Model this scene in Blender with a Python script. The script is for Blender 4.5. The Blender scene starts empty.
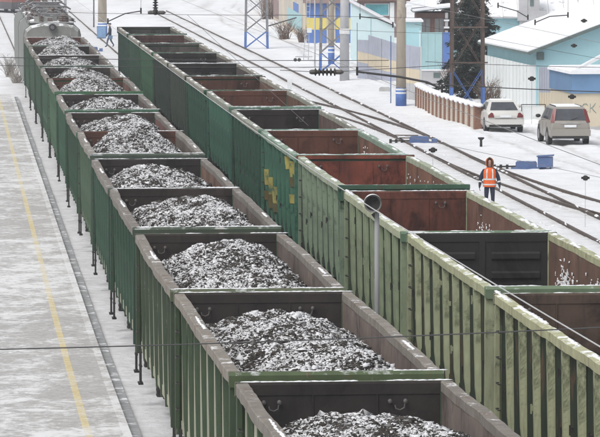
import bpy, math, random
import numpy as np
from mathutils import Vector, Matrix

R = math.radians
scene = bpy.context.scene
C = scene.collection

# ---------------------------------------------------------------- camera
cam_d = bpy.data.cameras.new('camera')
cam = bpy.data.objects.new('camera', cam_d)
C.objects.link(cam)
cam.location = (0, 0, 10.2)
cam.rotation_euler = (R(90 - 4.19), 0, 0)
cam_d.sensor_width = 36
cam_d.lens = 254.9
cam_d.clip_start = 1
cam_d.clip_end = 5000
scene.camera = cam

# ---------------------------------------------------------------- sky, sun, exposure
world = bpy.data.worlds.new('World')
scene.world = world
world.use_nodes = True
wt = world.node_tree
bg = wt.nodes['Background']
sky = wt.nodes.new('ShaderNodeTexSky')
sky.sky_type = 'NISHITA'
sky.sun_disc = False
SUN_EL, SUN_AZ = 55, 222
sky.sun_elevation = R(SUN_EL)
sky.sun_rotation = R(SUN_AZ)
sky.air_density = 1.0
sky.dust_density = 4.0
hs = wt.nodes.new('ShaderNodeHueSaturation')      # overcast: the cloud layer takes the blue out
hs.inputs['Saturation'].default_value = 0.22
wt.links.new(sky.outputs[0], hs.inputs['Color'])
wt.links.new(hs.outputs[0], bg.inputs['Color'])
bg.inputs['Strength'].default_value = 0.15
sun_d = bpy.data.lights.new('sun', 'SUN')
sun_d.energy = 0.8
sun_d.angle = R(25)
sun_d.color = (1.0, 0.97, 0.93)
sun = bpy.data.objects.new('sun', sun_d)
C.objects.link(sun)
sun.rotation_euler = (R(90 - SUN_EL), 0, R(180 - SUN_AZ))
scene.view_settings.view_transform = 'Standard'
scene.view_settings.look = 'None'
scene.view_settings.exposure = 0.28
scene.view_settings.gamma = 1.0
scene.render.engine = 'CYCLES'
scene.cycles.max_bounces = 6
scene.cycles.volume_bounces = 1
scene.cycles.use_denoising = True

rng = random.Random(7)
nrng = np.random.default_rng(11)


def srgb(h):
    h = h.lstrip('#')
    out = []
    for i in (0, 2, 4):
        v = int(h[i:i + 2], 16) / 255
        out.append(v / 12.92 if v <= 0.04045 else ((v + 0.055) / 1.055) ** 2.4)
    return tuple(out)


# ---------------------------------------------------------------- materials
class NT:
    def __init__(self, name):
        self.m = bpy.data.materials.new(name)
        self.m.use_nodes = True
        self.t = self.m.node_tree
        self.b = self.t.nodes['Principled BSDF']

    def n(self, typ, **kw):
        x = self.t.nodes.new(typ)
        for k, v in kw.items():
            setattr(x, k, v)
        return x

    def l(self, a, b):
        self.t.links.new(a, b)

    def coord(self, scale=(1, 1, 1), loc=(0, 0, 0), kind='Object'):
        tc = self.n('ShaderNodeTexCoord')
        mp = self.n('ShaderNodeMapping')
        mp.inputs['Scale'].default_value = scale
        mp.inputs['Location'].default_value = loc
        self.l(tc.outputs[kind], mp.inputs['Vector'])
        return mp.outputs[0]

    def noise(self, vec, scale, detail=5, rough=0.6, dist=0.0):
        x = self.n('ShaderNodeTexNoise')
        x.inputs['Scale'].default_value = scale
        x.inputs['Detail'].default_value = detail
        x.inputs['Roughness'].default_value = rough
        x.inputs['Distortion'].default_value = dist
        self.l(vec, x.inputs['Vector'])
        return x.outputs['Fac']

    def ramp(self, fac, a, b, lo=0.0, hi=1.0):
        x = self.n('ShaderNodeMapRange')
        x.inputs['From Min'].default_value = a
        x.inputs['From Max'].default_value = b
        x.inputs['To Min'].default_value = lo
        x.inputs['To Max'].default_value = hi
        self.l(fac, x.inputs['Value'])
        return x.outputs[0]

    def mul(self, a, b, op='MULTIPLY'):
        x = self.n('ShaderNodeMath', operation=op)
        for i, v in enumerate((a, b)):
            if isinstance(v, (int, float)):
                x.inputs[i].default_value = v
            else:
                self.l(v, x.inputs[i])
        return x.outputs[0]

    def mix(self, fac, a, b):
        x = self.n('ShaderNodeMix', data_type='RGBA')
        if isinstance(fac, (int, float)):
            x.inputs[0].default_value = fac
        else:
            self.l(fac, x.inputs[0])
        for i, v in ((6, a), (7, b)):
            if isinstance(v, tuple):
                x.inputs[i].default_value = (*v, 1)
            else:
                self.l(v, x.inputs[i])
        return x.outputs[2]

    def up(self, lo=0.55, hi=0.85):
        g = self.n('ShaderNodeNewGeometry')
        s = self.n('ShaderNodeSeparateXYZ')
        self.l(g.outputs['Normal'], s.inputs[0])
        return self.ramp(s.outputs['Z'], lo, hi)

    def bump(self, h, strength=0.3, dist=0.02):
        x = self.n('ShaderNodeBump')
        x.inputs['Strength'].default_value = strength
        x.inputs['Distance'].default_value = dist
        self.l(h, x.inputs['Height'])
        self.l(x.outputs[0], self.b.inputs['Normal'])


SNOW = (0.80, 0.815, 0.84)
MATS = {}


def mat(name, col, rough=0.75, var=0.18, scale=3.0, stretch=(1, 1, 1), rust=0.0, rustcol=(0.12, 0.06, 0.035),
        frost=0.0, snow=0.0, bump=0.15, metal=0.0, seed=0.0, dark=0.0):
    """worn procedural surface: tone variation, rust blotches, frost streaks, snow lying on upward faces"""
    if name in MATS:
        return MATS[name]
    t = NT(name)
    v = t.coord(stretch, (seed * 3.1, seed * 1.7, seed * 2.3))
    n1 = t.noise(v, scale, 6, 0.65)
    lo = tuple(c * (1 - var) for c in col)
    hi = tuple(min(1, c * (1 + var)) for c in col)
    c = t.mix(t.ramp(n1, 0.3, 0.7), lo, hi)
    if dark:
        vs = t.coord((3.0, 3.0, 0.35), (seed, seed * 2, 0))
        c = t.mix(t.ramp(t.noise(vs, 2.2, 5, 0.7), 0.48, 0.72, 0, dark), c, (0.02, 0.02, 0.02))
    if rust:
        n2 = t.noise(t.coord((1, 1, .7), (seed * 5, 3, seed)), scale * 0.8, 8, 0.72, 0.6)
        c = t.mix(t.ramp(n2, 0.62 - 0.25 * rust, 0.72 - 0.2 * rust, 0, min(1, 0.5 + rust)), c, rustcol)
    if frost:
        n3 = t.noise(t.coord((2.5, 2.5, 0.6), (seed, 9, seed * 4)), 2.6, 8, 0.75)
        c = t.mix(t.ramp(n3, 0.66 - 0.3 * frost, 0.8 - 0.2 * frost, 0, 0.75), c, (0.56, 0.56, 0.54))
    r = rough
    if snow:
        n4 = t.noise(t.coord((1, 1, 1), (seed * 2, seed, 5)), 2.3, 6, 0.7)
        f = t.mul(t.up(), t.ramp(n4, 0.62 - 0.35 * snow, 0.70 - 0.35 * snow))
        c = t.mix(f, c, SNOW)
    t.l(c, t.b.inputs['Base Color'])
    t.b.inputs['Roughness'].default_value = r
    t.b.inputs['Metallic'].default_value = metal
    t.b.inputs['Specular IOR Level'].default_value = 0.35
    if bump:
        t.bump(t.noise(v, scale * 7, 6, 0.7), bump, 0.02)
    MATS[name] = t.m
    return t.m


def snow_ground_mat():
    t = NT('snow_ground')
    v = t.coord()
    big = t.noise(v, 0.09, 5, 0.6)
    mid = t.noise(v, 0.7, 8, 0.7)
    fine = t.noise(v, 6.0, 6, 0.75)
    c = t.mix(t.ramp(big, 0.35, 0.7), SNOW, (0.72, 0.73, 0.75))
    c = t.mix(t.ramp(mid, 0.48, 0.72, 0, 0.6), c, (0.56, 0.56, 0.565))
    c = t.mix(t.mul(t.ramp(fine, 0.62, 0.74, 0, 0.75), t.ramp(mid, 0.46, 0.62)), c, (0.30, 0.285, 0.27))
    at_ = t.n('ShaderNodeAttribute', attribute_name='dirt')
    dn = t.mul(at_.outputs['Fac'], t.ramp(t.noise(v, 2.2, 8, 0.75), 0.34, 0.66))
    c = t.mix(t.mul(dn, 0.9), c, (0.33, 0.31, 0.29))
    t.l(c, t.b.inputs['Base Color'])
    t.b.inputs['Roughness'].default_value = 0.9
    t.b.inputs['Specular IOR Level'].default_value = 0.1
    h = t.mul(t.noise(v, 1.4, 8, 0.72), 1.0)
    t.bump(h, 0.6, 0.18)
    return t.m


def snow_mat(name='snow_cap'):
    if name in MATS:
        return MATS[name]
    t = NT(name)
    v = t.coord()
    c = t.mix(t.ramp(t.noise(v, 1.5, 6), 0.35, 0.7), SNOW, (0.70, 0.71, 0.73))
    t.l(c, t.b.inputs['Base Color'])
    t.b.inputs['Roughness'].default_value = 0.9
    t.b.inputs['Specular IOR Level'].default_value = 0.1
    t.bump(t.noise(v, 9, 6), 0.4, 0.03)
    MATS[name] = t.m
    return t.m


def trampled_mat(name, base, cover, edge=0.045):
    """paving partly covered with blown snow; both sheets share world coordinates so the drifts run across"""
    t = NT(name)
    v = t.coord((1.0, 0.85, 1))
    a = t.noise(v, 0.75, 10, 0.74, 0.5)
    b = t.noise(v, 4.5, 10, 0.78, 0.4)
    big = t.noise(v, 0.07, 3, 0.5)
    s = t.mul(t.mul(t.mul(a, 0.55), t.mul(b, 0.45), 'ADD'), t.mul(t.ramp(big, 0.3, 0.7, -0.035, 0.035), 0.0, 'ADD'), 'ADD')
    f = t.ramp(s, cover - edge, cover + edge, 0.0, 1.0)
    g = t.mix(t.ramp(t.noise(v, 7.0, 10, 0.8), 0.3, 0.72), tuple(k * 0.7 for k in base), tuple(min(1, k * 1.3) for k in base))
    c = t.mix(f, g, (0.67, 0.675, 0.685))
    t.l(c, t.b.inputs['Base Color'])
    t.b.inputs['Roughness'].default_value = 0.85
    t.b.inputs['Specular IOR Level'].default_value = 0.2
    t.bump(s, 0.5, 0.04)
    return t.m


def coal_mat(name, facewise):
    t = NT(name)
    v = t.coord()
    n = t.noise(v, 5, 6)
    coal = t.mix(t.ramp(n, 0.3, 0.7), (0.016, 0.014, 0.012), (0.062, 0.054, 0.046))
    if facewise:
        at = t.n('ShaderNodeAttribute', attribute_name='snow')
        f = at.outputs['Fac']
    else:
        f = t.ramp(t.noise(v, 9, 6, 0.75), 0.5, 0.56)
    c = t.mix(f, coal, (0.64, 0.645, 0.66))
    t.l(c, t.b.inputs['Base Color'])
    t.b.inputs['Roughness'].default_value = 0.8
    t.b.inputs['Specular IOR Level'].default_value = 0.25
    return t.m


def glass_mat(name, col=(0.05, 0.06, 0.075), rough=0.12):
    if name in MATS:
        return MATS[name]
    t = NT(name)
    v = t.coord()
    c = t.mix(t.ramp(t.noise(v, 2.0, 4), 0.35, 0.7), tuple(k * .8 for k in col), tuple(min(1, k * 1.25) for k in col))
    t.l(c, t.b.inputs['Base Color'])
    t.b.inputs['Roughness'].default_value = rough
    t.b.inputs['Specular IOR Level'].default_value = 0.6
    MATS[name] = t.m
    return t.m


def foliage_mat(name, a, b, snow=0.0):
    if name in MATS:
        return MATS[name]
    t = NT(name)
    v = t.coord()
    c = t.mix(t.ramp(t.noise(v, 2.2, 5), 0.35, 0.68), a, b)
    if snow:
        c = t.mix(t.mul(t.up(0.3, 0.8), t.ramp(t.noise(v, 4, 5), 0.62 - .3 * snow, 0.7 - .3 * snow)), c, SNOW)
    t.l(c, t.b.inputs['Base Color'])
    t.b.inputs['Roughness'].default_value = 0.8
    MATS[name] = t.m
    return t.m


# ---------------------------------------------------------------- mesh helpers
class MB:
    def __init__(s):
        s.v, s.f, s.mi = [], [], []

    def add(s, vs, fs, mi=0):
        o = len(s.v)
        s.v += [tuple(p) for p in vs]
        s.f += [tuple(i + o for i in f) for f in fs]
        s.mi += [mi] * len(fs)
        return s

    def box(s, x0, x1, y0, y1, z0, z1, mi=0):
        return s.add([(x0, y0, z0), (x1, y0, z0), (x1, y1, z0), (x0, y1, z0), (x0, y0, z1), (x1, y0, z1), (x1, y1, z1), (x0, y1, z1)],
                     [(0, 3, 2, 1), (4, 5, 6, 7), (0, 1, 5, 4), (1, 2, 6, 5), (2, 3, 7, 6), (3, 0, 4, 7)], mi)

    def beam(s, a, b, w, h, mi=0, upv=(0, 0, 1)):
        a, b = Vector(a), Vector(b)
        d = (b - a).normalized()
        u = Vector(upv)
        if abs(d.dot(u)) > 0.98:
            u = Vector((0, 1, 0))
        r = d.cross(u).normalized() * (w / 2)
        q = r.cross(d).normalized() * (h / 2)
        vs = [a - r - q, a + r - q, a + r + q, a - r + q, b - r - q, b + r - q, b + r + q, b - r + q]
        return s.add(vs, [(0, 1, 2, 3), (7, 6, 5, 4), (4, 5, 1, 0), (5, 6, 2, 1), (6, 7, 3, 2), (7, 4, 0, 3)], mi)

    def tube(s, pts, r, n=6, mi=0, cap=True):
        pts = [Vector(p) for p in pts]
        rs = r if isinstance(r, (list, tuple)) else [r] * len(pts)
        rings = []
        u = None
        for i, p in enumerate(pts):
            d = (pts[min(i + 1, len(pts) - 1)] - pts[max(i - 1, 0)]).normalized()
            if u is None:
                ref = Vector((0, 0, 1)) if abs(d.z) < 0.9 else Vector((1, 0, 0))
                u = d.cross(ref).normalized()
            else:
                u = (u - d * u.dot(d)).normalized()
            w = d.cross(u)
            rings.append([p + (u * math.cos(2 * math.pi * k / n) + w * math.sin(2 * math.pi * k / n)) * rs[i] for k in range(n)])
        vs = [q for g in rings for q in g]
        fs = []
        for i in range(len(pts) - 1):
            for k in range(n):
                k2 = (k + 1) % n
                fs.append((i * n + k, i * n + k2, (i + 1) * n + k2, (i + 1) * n + k))
        if cap:
            fs.append(tuple(range(n - 1, -1, -1)))
            fs.append(tuple((len(pts) - 1) * n + k for k in range(n)))
        return s.add(vs, fs, mi)

    def lathe(s, prof, origin=(0, 0, 0), axis='z', n=16, mi=0):
        """prof: list of (radius, height)"""
        vs, fs = [], []
        for r_, h in prof:
            for k in range(n):
                a = 2 * math.pi * k / n
                x, y = r_ * math.cos(a), r_ * math.sin(a)
                p = {'z': (x, y, h), 'y': (x, h, y), 'x': (h, x, y)}[axis]
                vs.append((p[0] + origin[0], p[1] + origin[1], p[2] + origin[2]))
        for i in range(len(prof) - 1):
            for k in range(n):
                k2 = (k + 1) % n
                fs.append((i * n + k, i * n + k2, (i + 1) * n + k2, (i + 1) * n + k))
        fs.append(tuple(range(n - 1, -1, -1)))
        fs.append(tuple((len(prof) - 1) * n + k for k in range(n)))
        return s.add(vs, fs, mi)

    def prism(s, poly, a0, a1, axis='y', mi=0):
        """poly 2d extruded: axis y -> (x,z), axis x -> (y,z), axis z -> (x,y)"""
        def P(p, a):
            return {'y': (p[0], a, p[1]), 'x': (a, p[0], p[1]), 'z': (p[0], p[1], a)}[axis]
        n = len(poly)
        vs = [P(p, a0) for p in poly] + [P(p, a1) for p in poly]
        fs = [tuple(range(n)), tuple(range(2 * n - 1, n - 1, -1))]
        fs += [(i, i + n, (i + 1) % n + n, (i + 1) % n) for i in range(n)]
        return s.add(vs, fs, mi)

    def blob(s, c, rx, ry, rz, rnd, mi=0, seg=7, rings=4, jit=0.18):
        vs = [(c[0], c[1], c[2] + rz)]
        for i in range(1, rings):
            ph = math.pi * i / rings
            for k in range(seg):
                a = 2 * math.pi * k / seg
                j = 1 + rnd.uniform(-jit, jit)
                vs.append((c[0] + rx * j * math.sin(ph) * math.cos(a), c[1] + ry * j * math.sin(ph) * math.sin(a), c[2] + rz * j * math.cos(ph)))
        vs.append((c[0], c[1], c[2] - rz))
        fs = [(0, 1 + k, 1 + (k + 1) % seg) for k in range(seg)]
        for i in range(rings - 2):
            for k in range(seg):
                a, b = 1 + i * seg + k, 1 + i * seg + (k + 1) % seg
                fs.append((a, a + seg, b + seg, b))
        L = len(vs) - 1
        o = 1 + (rings - 2) * seg
        fs += [(L, o + (k + 1) % seg, o + k) for k in range(seg)]
        return s.add(vs, fs, mi)

    def mesh(s, name, smooth=False):
        me = bpy.data.meshes.new(name)
        me.from_pydata(s.v, [], s.f)
        if any(s.mi):
            me.polygons.foreach_set('material_index', s.mi)
        if smooth:
            me.polygons.foreach_set('use_smooth', [True] * len(me.polygons))
        me.update()
        return me


def put(name, me, mats, parent=None, loc=None, rz=None):
    """link one mesh object; materials sit on the object so that meshes can be shared"""
    if isinstance(me, MB):
        me = me.mesh(name)
    o = bpy.data.objects.new(name, me)
    C.objects.link(o)
    if not isinstance(mats, (list, tuple)):
        mats = [mats]
    while len(me.materials) < len(mats):
        me.materials.append(None)
    for i, m in enumerate(mats):
        o.material_slots[i].link = 'OBJECT'
        o.material_slots[i].material = m
    if parent is not None:
        o.parent = parent
    if loc is not None:
        o.location = loc
    if rz is not None:
        o.rotation_euler = (0, 0, rz)
    return o


def tag(o, label=None, cat=None, group=None, kind=None):
    if label:
        o['label'] = label
    if cat:
        o['category'] = cat
    if group:
        o['group'] = group
    if kind:
        o['kind'] = kind
    return o


def thing(name, label, cat, loc=(0, 0, 0), rz=0.0, group=None):
    o = bpy.data.objects.new(name, None)
    C.objects.link(o)
    o.empty_display_size = 0.3
    o.location = loc
    o.rotation_euler = (0, 0, rz)
    return tag(o, label, cat, group)


# ---------------------------------------------------------------- line of the railway (gentle curve)
def u_c(d):
    u = 3.99 + 0.0115 * (115 - d)
    if d < 115:
        dd = min(115 - d, 75)
        u += 0.016 / 10800 * dd ** 3 + (0.016 / 3600 * dd ** 2) * (115 - d - dd)
    return u


def xc(y):
    return u_c(y) - 0.0706 * y


def frame(y):
    s = (xc(y + 0.5) - xc(y - 0.5))
    L = math.hypot(s, 1)
    return Vector((s / L, 1 / L, 0)), Vector((1 / L, -s / L, 0))


def at(off, y, z=0.0):
    t, n = frame(y)
    return Vector((xc(y), y, z)) + n * off


SP = 5.56            # spacing between the two trains
T3 = 15.2            # the free track on the right

# ================================================================ SETTING
# ---- ground
def make_ground():
    xs = [-900, -400, -200, -120, -80] + list(np.arange(-56, -8, 1.0)) + list(np.arange(-8, 17, 0.22)) + list(np.arange(17, 56, 1.0)) + [80, 120, 200, 400, 900]
    ys = [-100, 0] + list(np.arange(30, 128, 1.0)) + list(np.arange(128, 262, 0.33)) + list(np.arange(262, 430, 1.0)) + [440, 470, 520, 600, 800, 1200, 2500]
    xs, ys = np.array(xs), np.array(ys)
    X, Y = np.meshgrid(xs, ys)
    rel = X - np.array([xc(y) for y in ys])[:, None]
    Z = -0.065 + 0.02 * np.sin(X * 1.3 + Y * 0.21) * np.sin(Y * 0.37 + X * .5) + nrng.normal(0, 0.006, X.shape)
    dirt = np.zeros_like(X)
    # trampled patches and wheel ruts of the cars in the yard
    tr = np.clip(np.sin(X * .9 + 2 * np.sin(Y * .11)) * np.sin(Y * .23 + X * .4) + 0.2, 0, 1)
    yard = np.clip((rel - 17.6) / 1.2, 0, 1)
    Z += nrng.normal(0, 0.016, X.shape) * tr * yard
    dirt += 0.25 * tr * yard
    for off, wob, ph in ((21.0, .35, 0), (22.5, .35, .1), (23.3, .6, 2.0), (24.8, .6, 2.1), (19.6, .8, 4.0)):
        d = rel - (off + wob * np.sin(Y * .07 + ph))
        rut = np.exp(-(d / 0.16) ** 2)
        side = np.exp(-((np.abs(d) - .32) / 0.14) ** 2)
        Z += -0.035 * rut + 0.018 * side
        dirt += 0.85 * rut
    # low bank of shovelled snow along the yard road
    Z += 0.10 * np.exp(-((rel - 18.6) / 0.9) ** 2) * (0.6 + 0.4 * np.sin(Y * 0.6 + 1.3 * np.sin(Y * .23)))
    # soot and rust beside the rails, grit between platform and train
    for off in (T3 - .76, T3 + .76):
        dirt += 0.55 * np.exp(-((rel - off) / 0.22) ** 2)
    dirt += 0.30 * np.exp(-((rel - T3) / 1.6) ** 2) + 0.5 * ((rel > -2.2) & (rel < 8.5))
    # a trodden footpath beside the empty train
    d = rel - (13.2 + .25 * np.sin(Y * .2))
    Z += -0.02 * np.exp(-(d / .3) ** 2) * (0.5 + 0.5 * np.sin(Y * 7.5))
    dirt += 0.3 * np.exp(-(d / .35) ** 2)
    Z = np.where((rel > -25) & (rel < -1.9), -0.12, Z)
    n, m = X.shape
    vs = np.stack([X, Y, Z], -1).reshape(-1, 3)
    idx = np.arange(n * m).reshape(n, m)
    fs = np.stack([idx[:-1, :-1], idx[:-1, 1:], idx[1:, 1:], idx[1:, :-1]], -1).reshape(-1, 4)
    me = bpy.data.meshes.new('ground')
    me.from_pydata(vs.tolist(), [], fs.tolist())
    me.polygons.foreach_set('use_smooth', [True] * len(me.polygons))
    at_ = me.attributes.new('dirt', 'FLOAT', 'POINT')
    at_.data.foreach_set('value', np.clip(dirt, 0, 1).astype(np.float32).ravel())
    o = put('ground', me, snow_ground_mat())
    tag(o, kind='structure')


make_ground()


def ribbon(o0, o1, y0, y1, z0, z1, step=2.0):
    """a slab following the line of the railway between two offsets"""
    m = MB()
    ys = np.linspace(y0, y1, int((y1 - y0) / step) + 2)
    vs, fs = [], []
    for y in ys:
        a, b = at(o0, y), at(o1, y)
        vs += [(a.x, a.y, z1), (b.x, b.y, z1), (b.x, b.y, z0), (a.x, a.y, z0)]
    for i in range(len(ys) - 1):
        k = i * 4
        for j in range(4):
            fs.append((k + j, k + (j + 1) % 4, k + 4 + (j + 1) % 4, k + 4 + j))
    fs += [(3, 2, 1, 0), (len(vs) - 4, len(vs) - 3, len(vs) - 2, len(vs) - 1)]
    return m.add(vs, fs)


# ---- platform
plat = put('platform', ribbon(-21, -2.02, 30, 228, -0.3, 0.2), trampled_mat('platform_paving', (0.39, 0.385, 0.38), 0.515))
tag(plat, kind='structure')
put('platform_edge_strip', ribbon(-2.14, -1.98, 30, 228.05, 0.0, 0.205), trampled_mat('edge_paving', (0.42, 0.41, 0.40), 0.48), plat)
put('kerb', ribbon(-1.975, -1.74, 30, 228.1, -0.3, 0.055), mat('kerb_concrete', (0.30, 0.31, 0.32), 0.9, 0.2, 2.0, snow=0.22, seed=3), plat)
put('painted_line', ribbon(-2.87, -2.725, 30, 227.9, 0.196, 0.2045), trampled_mat('line_paint', (0.55, 0.47, 0.28), 0.53, 0.07), plat)
# ---- railway tracks
rail_side = mat('rail_rust', (0.12, 0.095, 0.08), 0.6, 0.3, 2.0, metal=0.3, seed=1, bump=0.05)
sleeper_m = mat('sleeper_concrete', (0.30, 0.28, 0.26), 0.9, 0.25, 3.0, snow=0.7, seed=2)


def rail_mesh(pts):
    """rail: broad foot, web and head swept along the points"""
    prof = [(-0.065, -0.16), (0.065, -0.16), (0.02, -0.13), (0.014, -0.04), (0.037, -0.03), (0.037, 0.012), (-0.037, 0.012), (-0.037, -0.03), (-0.014, -0.04), (-0.02, -0.13)]
    vs, fs = [], []
    n = len(prof)
    for i, p in enumerate(pts):
        d = (pts[min(i + 1, len(pts) - 1)] - pts[max(0, i - 1)]).normalized()
        r = Vector((d.y, -d.x, 0))
        for a, b in prof:
            q = p + r * a
            vs.append((q.x, q.y, p.z + b))
    for i in range(len(pts) - 1):
        for k in range(n):
            fs.append((i * n + k, i * n + (k + 1) % n, (i + 1) * n + (k + 1) % n, (i + 1) * n + k))
    fs += [tuple(range(n)), tuple((len(pts) - 1) * n + k for k in range(n - 1, -1, -1))]
    return MB().add(vs, fs)


def track(off, y0, y1, label, sleepers=True, sl_step=0.6, sl_range=None):
    t = tag(bpy.data.objects.new('railway_track', None), label, 'railway track', 'railway tracks in the snow')
    C.objects.link(t)
    f = off if callable(off) else (lambda y: off)
    ys = np.arange(y0, y1 + 0.1, 2.0)
    for s in (-0.76, 0.76):
        put('rail', rail_mesh([at(f(y) + s, y, 0.02) for y in ys]), rail_side, t)
    if sleepers:
        a, b = sl_range or (y0, y1)
        me = MB().box(-1.3, 1.3, -0.12, 0.12, -0.2, -0.085).mesh('sleeper')
        k = 0
        y = a
        while y < b and k < 290:
            p = at(f(y), y)
            tt, _ = frame(y)
            put('sleeper', me, sleeper_m, t, (p.x, p.y, 0), math.atan2(-tt.x, tt.y))
            y += sl_step
            k += 1
    return t


track(0, 36, 420, 'railway track beneath the loaded coal train beside the platform', sleepers=False)
track(SP, 36, 420, 'railway track beneath the empty gondola train', sleepers=False)


def smooth01(x):
    x = max(0.0, min(1.0, x))
    return x


def off_near(y):      # diverges to the right, coming towards the camera
    d = max(0.0, 173 - y)
    return T3 + (0.5 * d * d / 300 if d < 30 else 1.5 + (d - 30) * 0.1)


def off_far(y):       # diverges to the left, going away
    d = max(0.0, y - 184)
    return T3 - (0.5 * d * d / 300 if d < 30 else 1.5 + min(d - 30, 60) * 0.1)


track(T3, 60, 420, 'straight free railway track in the snow right of the empty train', sl_step=0.6, sl_range=(125, 225))
track(off_near, 60, 172, 'branch track leaving the free track towards the right foreground', sleepers=False)
track(off_far, 185, 300, 'branch track leaving the free track towards the empty train in the distance', sleepers=False)

# ================================================================ GONDOLA WAGONS
HL = 6.3             # half length of the body
ZT = 3.48            # top of body


def dents(seed, n=29, amp=0.035):
    r = random.Random(seed)
    ph = [r.uniform(0, 6.28) for _ in range(4)]
    am = [r.uniform(0.4, 1) for _ in range(4)]
    bow = r.uniform(0.01, 0.05)

    def f(y):
        s = y / HL
        e = max(0.0, 1 - s * s)
        return e * (bow + amp * 0.5 * sum(am[i] * math.sin(ph[i] + y * (0.6 + 0.5 * i)) for i in range(4)) / 2)
    return f


def side_wall_mesh(side, seed):
    """thin wall with inner face (slot 1) and outer face (slot 0), bulging between the posts"""
    f = dents(seed)
    ys = np.linspace(-HL + 0.02, HL - 0.02, 49)
    zs = [1.18, 1.7, 2.3, 2.9, 3.36]
    m = MB()
    vs, fs, mi = [], [], []
    n = len(zs)
    for y in ys:
        for z in zs:
            k = (z - 1.18) / 2.3
            bul = f(y) * k + 0.012 * math.sin((y + HL) / (2 * HL) * 8 * math.pi) ** 2 * math.sin(k * math.pi)
            vs.append((side * (1.43 + bul), y, z))
            vs.append((side * (1.38 + bul), y, z))
    def V(i, j, s):
        return (i * n + j) * 2 + s
    for i in range(len(ys) - 1):
        for j in range(n - 1):
            fs.append((V(i, j, 0), V(i + 1, j, 0), V(i + 1, j + 1, 0), V(i, j + 1, 0))); mi.append(0)
            fs.append((V(i, j, 1), V(i, j + 1, 1), V(i + 1, j + 1, 1), V(i + 1, j, 1))); mi.append(1)
        fs.append((V(i, n - 1, 0), V(i + 1, n - 1, 0), V(i + 1, n - 1, 1), V(i, n - 1, 1))); mi.append(0)
    m.v, m.f, m.mi = vs, fs, mi
    return m.mesh('side_wall')


def chord_mesh(side, seed):
    f = dents(seed)
    ys = np.linspace(-HL + 0.06, HL - 0.06, 40)
    r = random.Random(seed + 50)
    prof = [(1.37, 3.33), (1.555, 3.31), (1.555, 3.455), (1.54, 3.47), (1.385, 3.475), (1.37, 3.46)]
    vs, fs = [], []
    n = len(prof)
    for y in ys:
        j = r.uniform(-0.006, 0.006)
        jz = r.uniform(-0.007, 0.007)
        for a, b in prof:
            vs.append((side * (a + f(y) + j), y, b + jz))
    for i in range(len(ys) - 1):
        for k in range(n):
            fs.append((i * n + k, i * n + (k + 1) % n, (i + 1) * n + (k + 1) % n, (i + 1) * n + k))
    fs += [tuple(range(n)), tuple((len(ys) - 1) * n + k for k in range(n - 1, -1, -1))]
    return MB().add(vs, fs).mesh('top_chord')


def post_mesh(side, bulge, p=0.116):
    """pressed hat-section post, narrower at the foot"""
    b = bulge
    lo = [(-0.12, 1.432), (-0.075, 1.415 + p), (0.075, 1.415 + p), (0.12, 1.432)]
    hi = [(-0.12, 1.432 + b), (-0.085, 1.432 + p + b), (0.085, 1.432 + p + b), (0.12, 1.432 + b)]
    vs = [(side * x, y, 1.02) for y, x in [(-0.10, 1.40), (-0.06, 1.47), (0.06, 1.47), (0.10, 1.40)]]
    vs += [(side * x, y, 1.5) for y, x in lo] + [(side * x, y, 3.315) for y, x in hi]
    fs = []
    for k in range(2):
        for i in range(4):
            fs.append((k * 4 + i, k * 4 + (i + 1) % 4, k * 4 + 4 + (i + 1) % 4, k * 4 + 4 + i))
    fs += [(0, 3, 2, 1), (8, 9, 10, 11)]
    return MB().add(vs, fs).mesh('post')


def end_wall_mesh(corr):
    m = MB()
    m.box(-1.375, 1.375, -0.03, 0.03, 1.2, 3.34, 0)
    # outside: two uprights and three pressed horizontal ribs; inside (towards -y): pressings if corrugated
    for x in (-0.75, 0.75):
        m.box(x - 0.09, x + 0.09, 0.031, 0.13, 1.0, 3.3, 0)
    for z in (1.6, 2.15, 2.7):
        m.box(-1.35, 1.35, 0.031, 0.085, z - 0.08, z + 0.08, 0)
    if corr:
        for z in (1.5, 2.05, 2.6, 3.0):
            for x0, x1 in ((-1.2, -0.15), (0.2, 1.2)):
                m.prism([(-0.032, z - 0.09), (-0.075, z - 0.05), (-0.075, z + 0.05), (-0.032, z + 0.09)], x0, x1, 'x', 1)
        m.box(-0.06, 0.06, -0.06, -0.031, 1.25, 3.3, 1)
    else:
        rr = random.Random(8)
        nx, nz = 15, 7
        ph = [rr.uniform(0, 6) for _ in range(4)]
        vs, fs = [], []
        for j in range(nz):
            for i in range(nx):
                x, z = -1.37 + 2.74 * i / (nx - 1), 1.22 + 2.1 * j / (nz - 1)
                e = math.sin(math.pi * i / (nx - 1)) * math.sin(math.pi * j / (nz - 1))
                vs.append((x, -0.034 + 0.10 * e * (0.35 + 0.5 * math.sin(x * 2.1 + ph[0]) * math.sin(z * 2.7 + ph[1]) - 0.35 * math.sin(x * 4.5 + ph[2])) - 0.03 * e, z))
        vs = [(x, min(y, -0.033), z) for x, y, z in vs]
        for j in range(nz - 1):
            for i in range(nx - 1):
                k = j * nx + i
                fs.append((k, k + 1, k + nx + 1, k + nx))
        m.add(vs, fs, 1)
        for x in (-0.46, 0.46):
            m.box(x - 0.012, x + 0.012, -0.052, -0.04, 1.25, 3.3, 1)
    me = m.mesh('end_wall')
    # the face looking into the body takes the lining material
    for p in me.polygons:
        if p.normal.y < -0.5 and p.center.y < 0:
            p.material_index = 1
    return me


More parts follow.
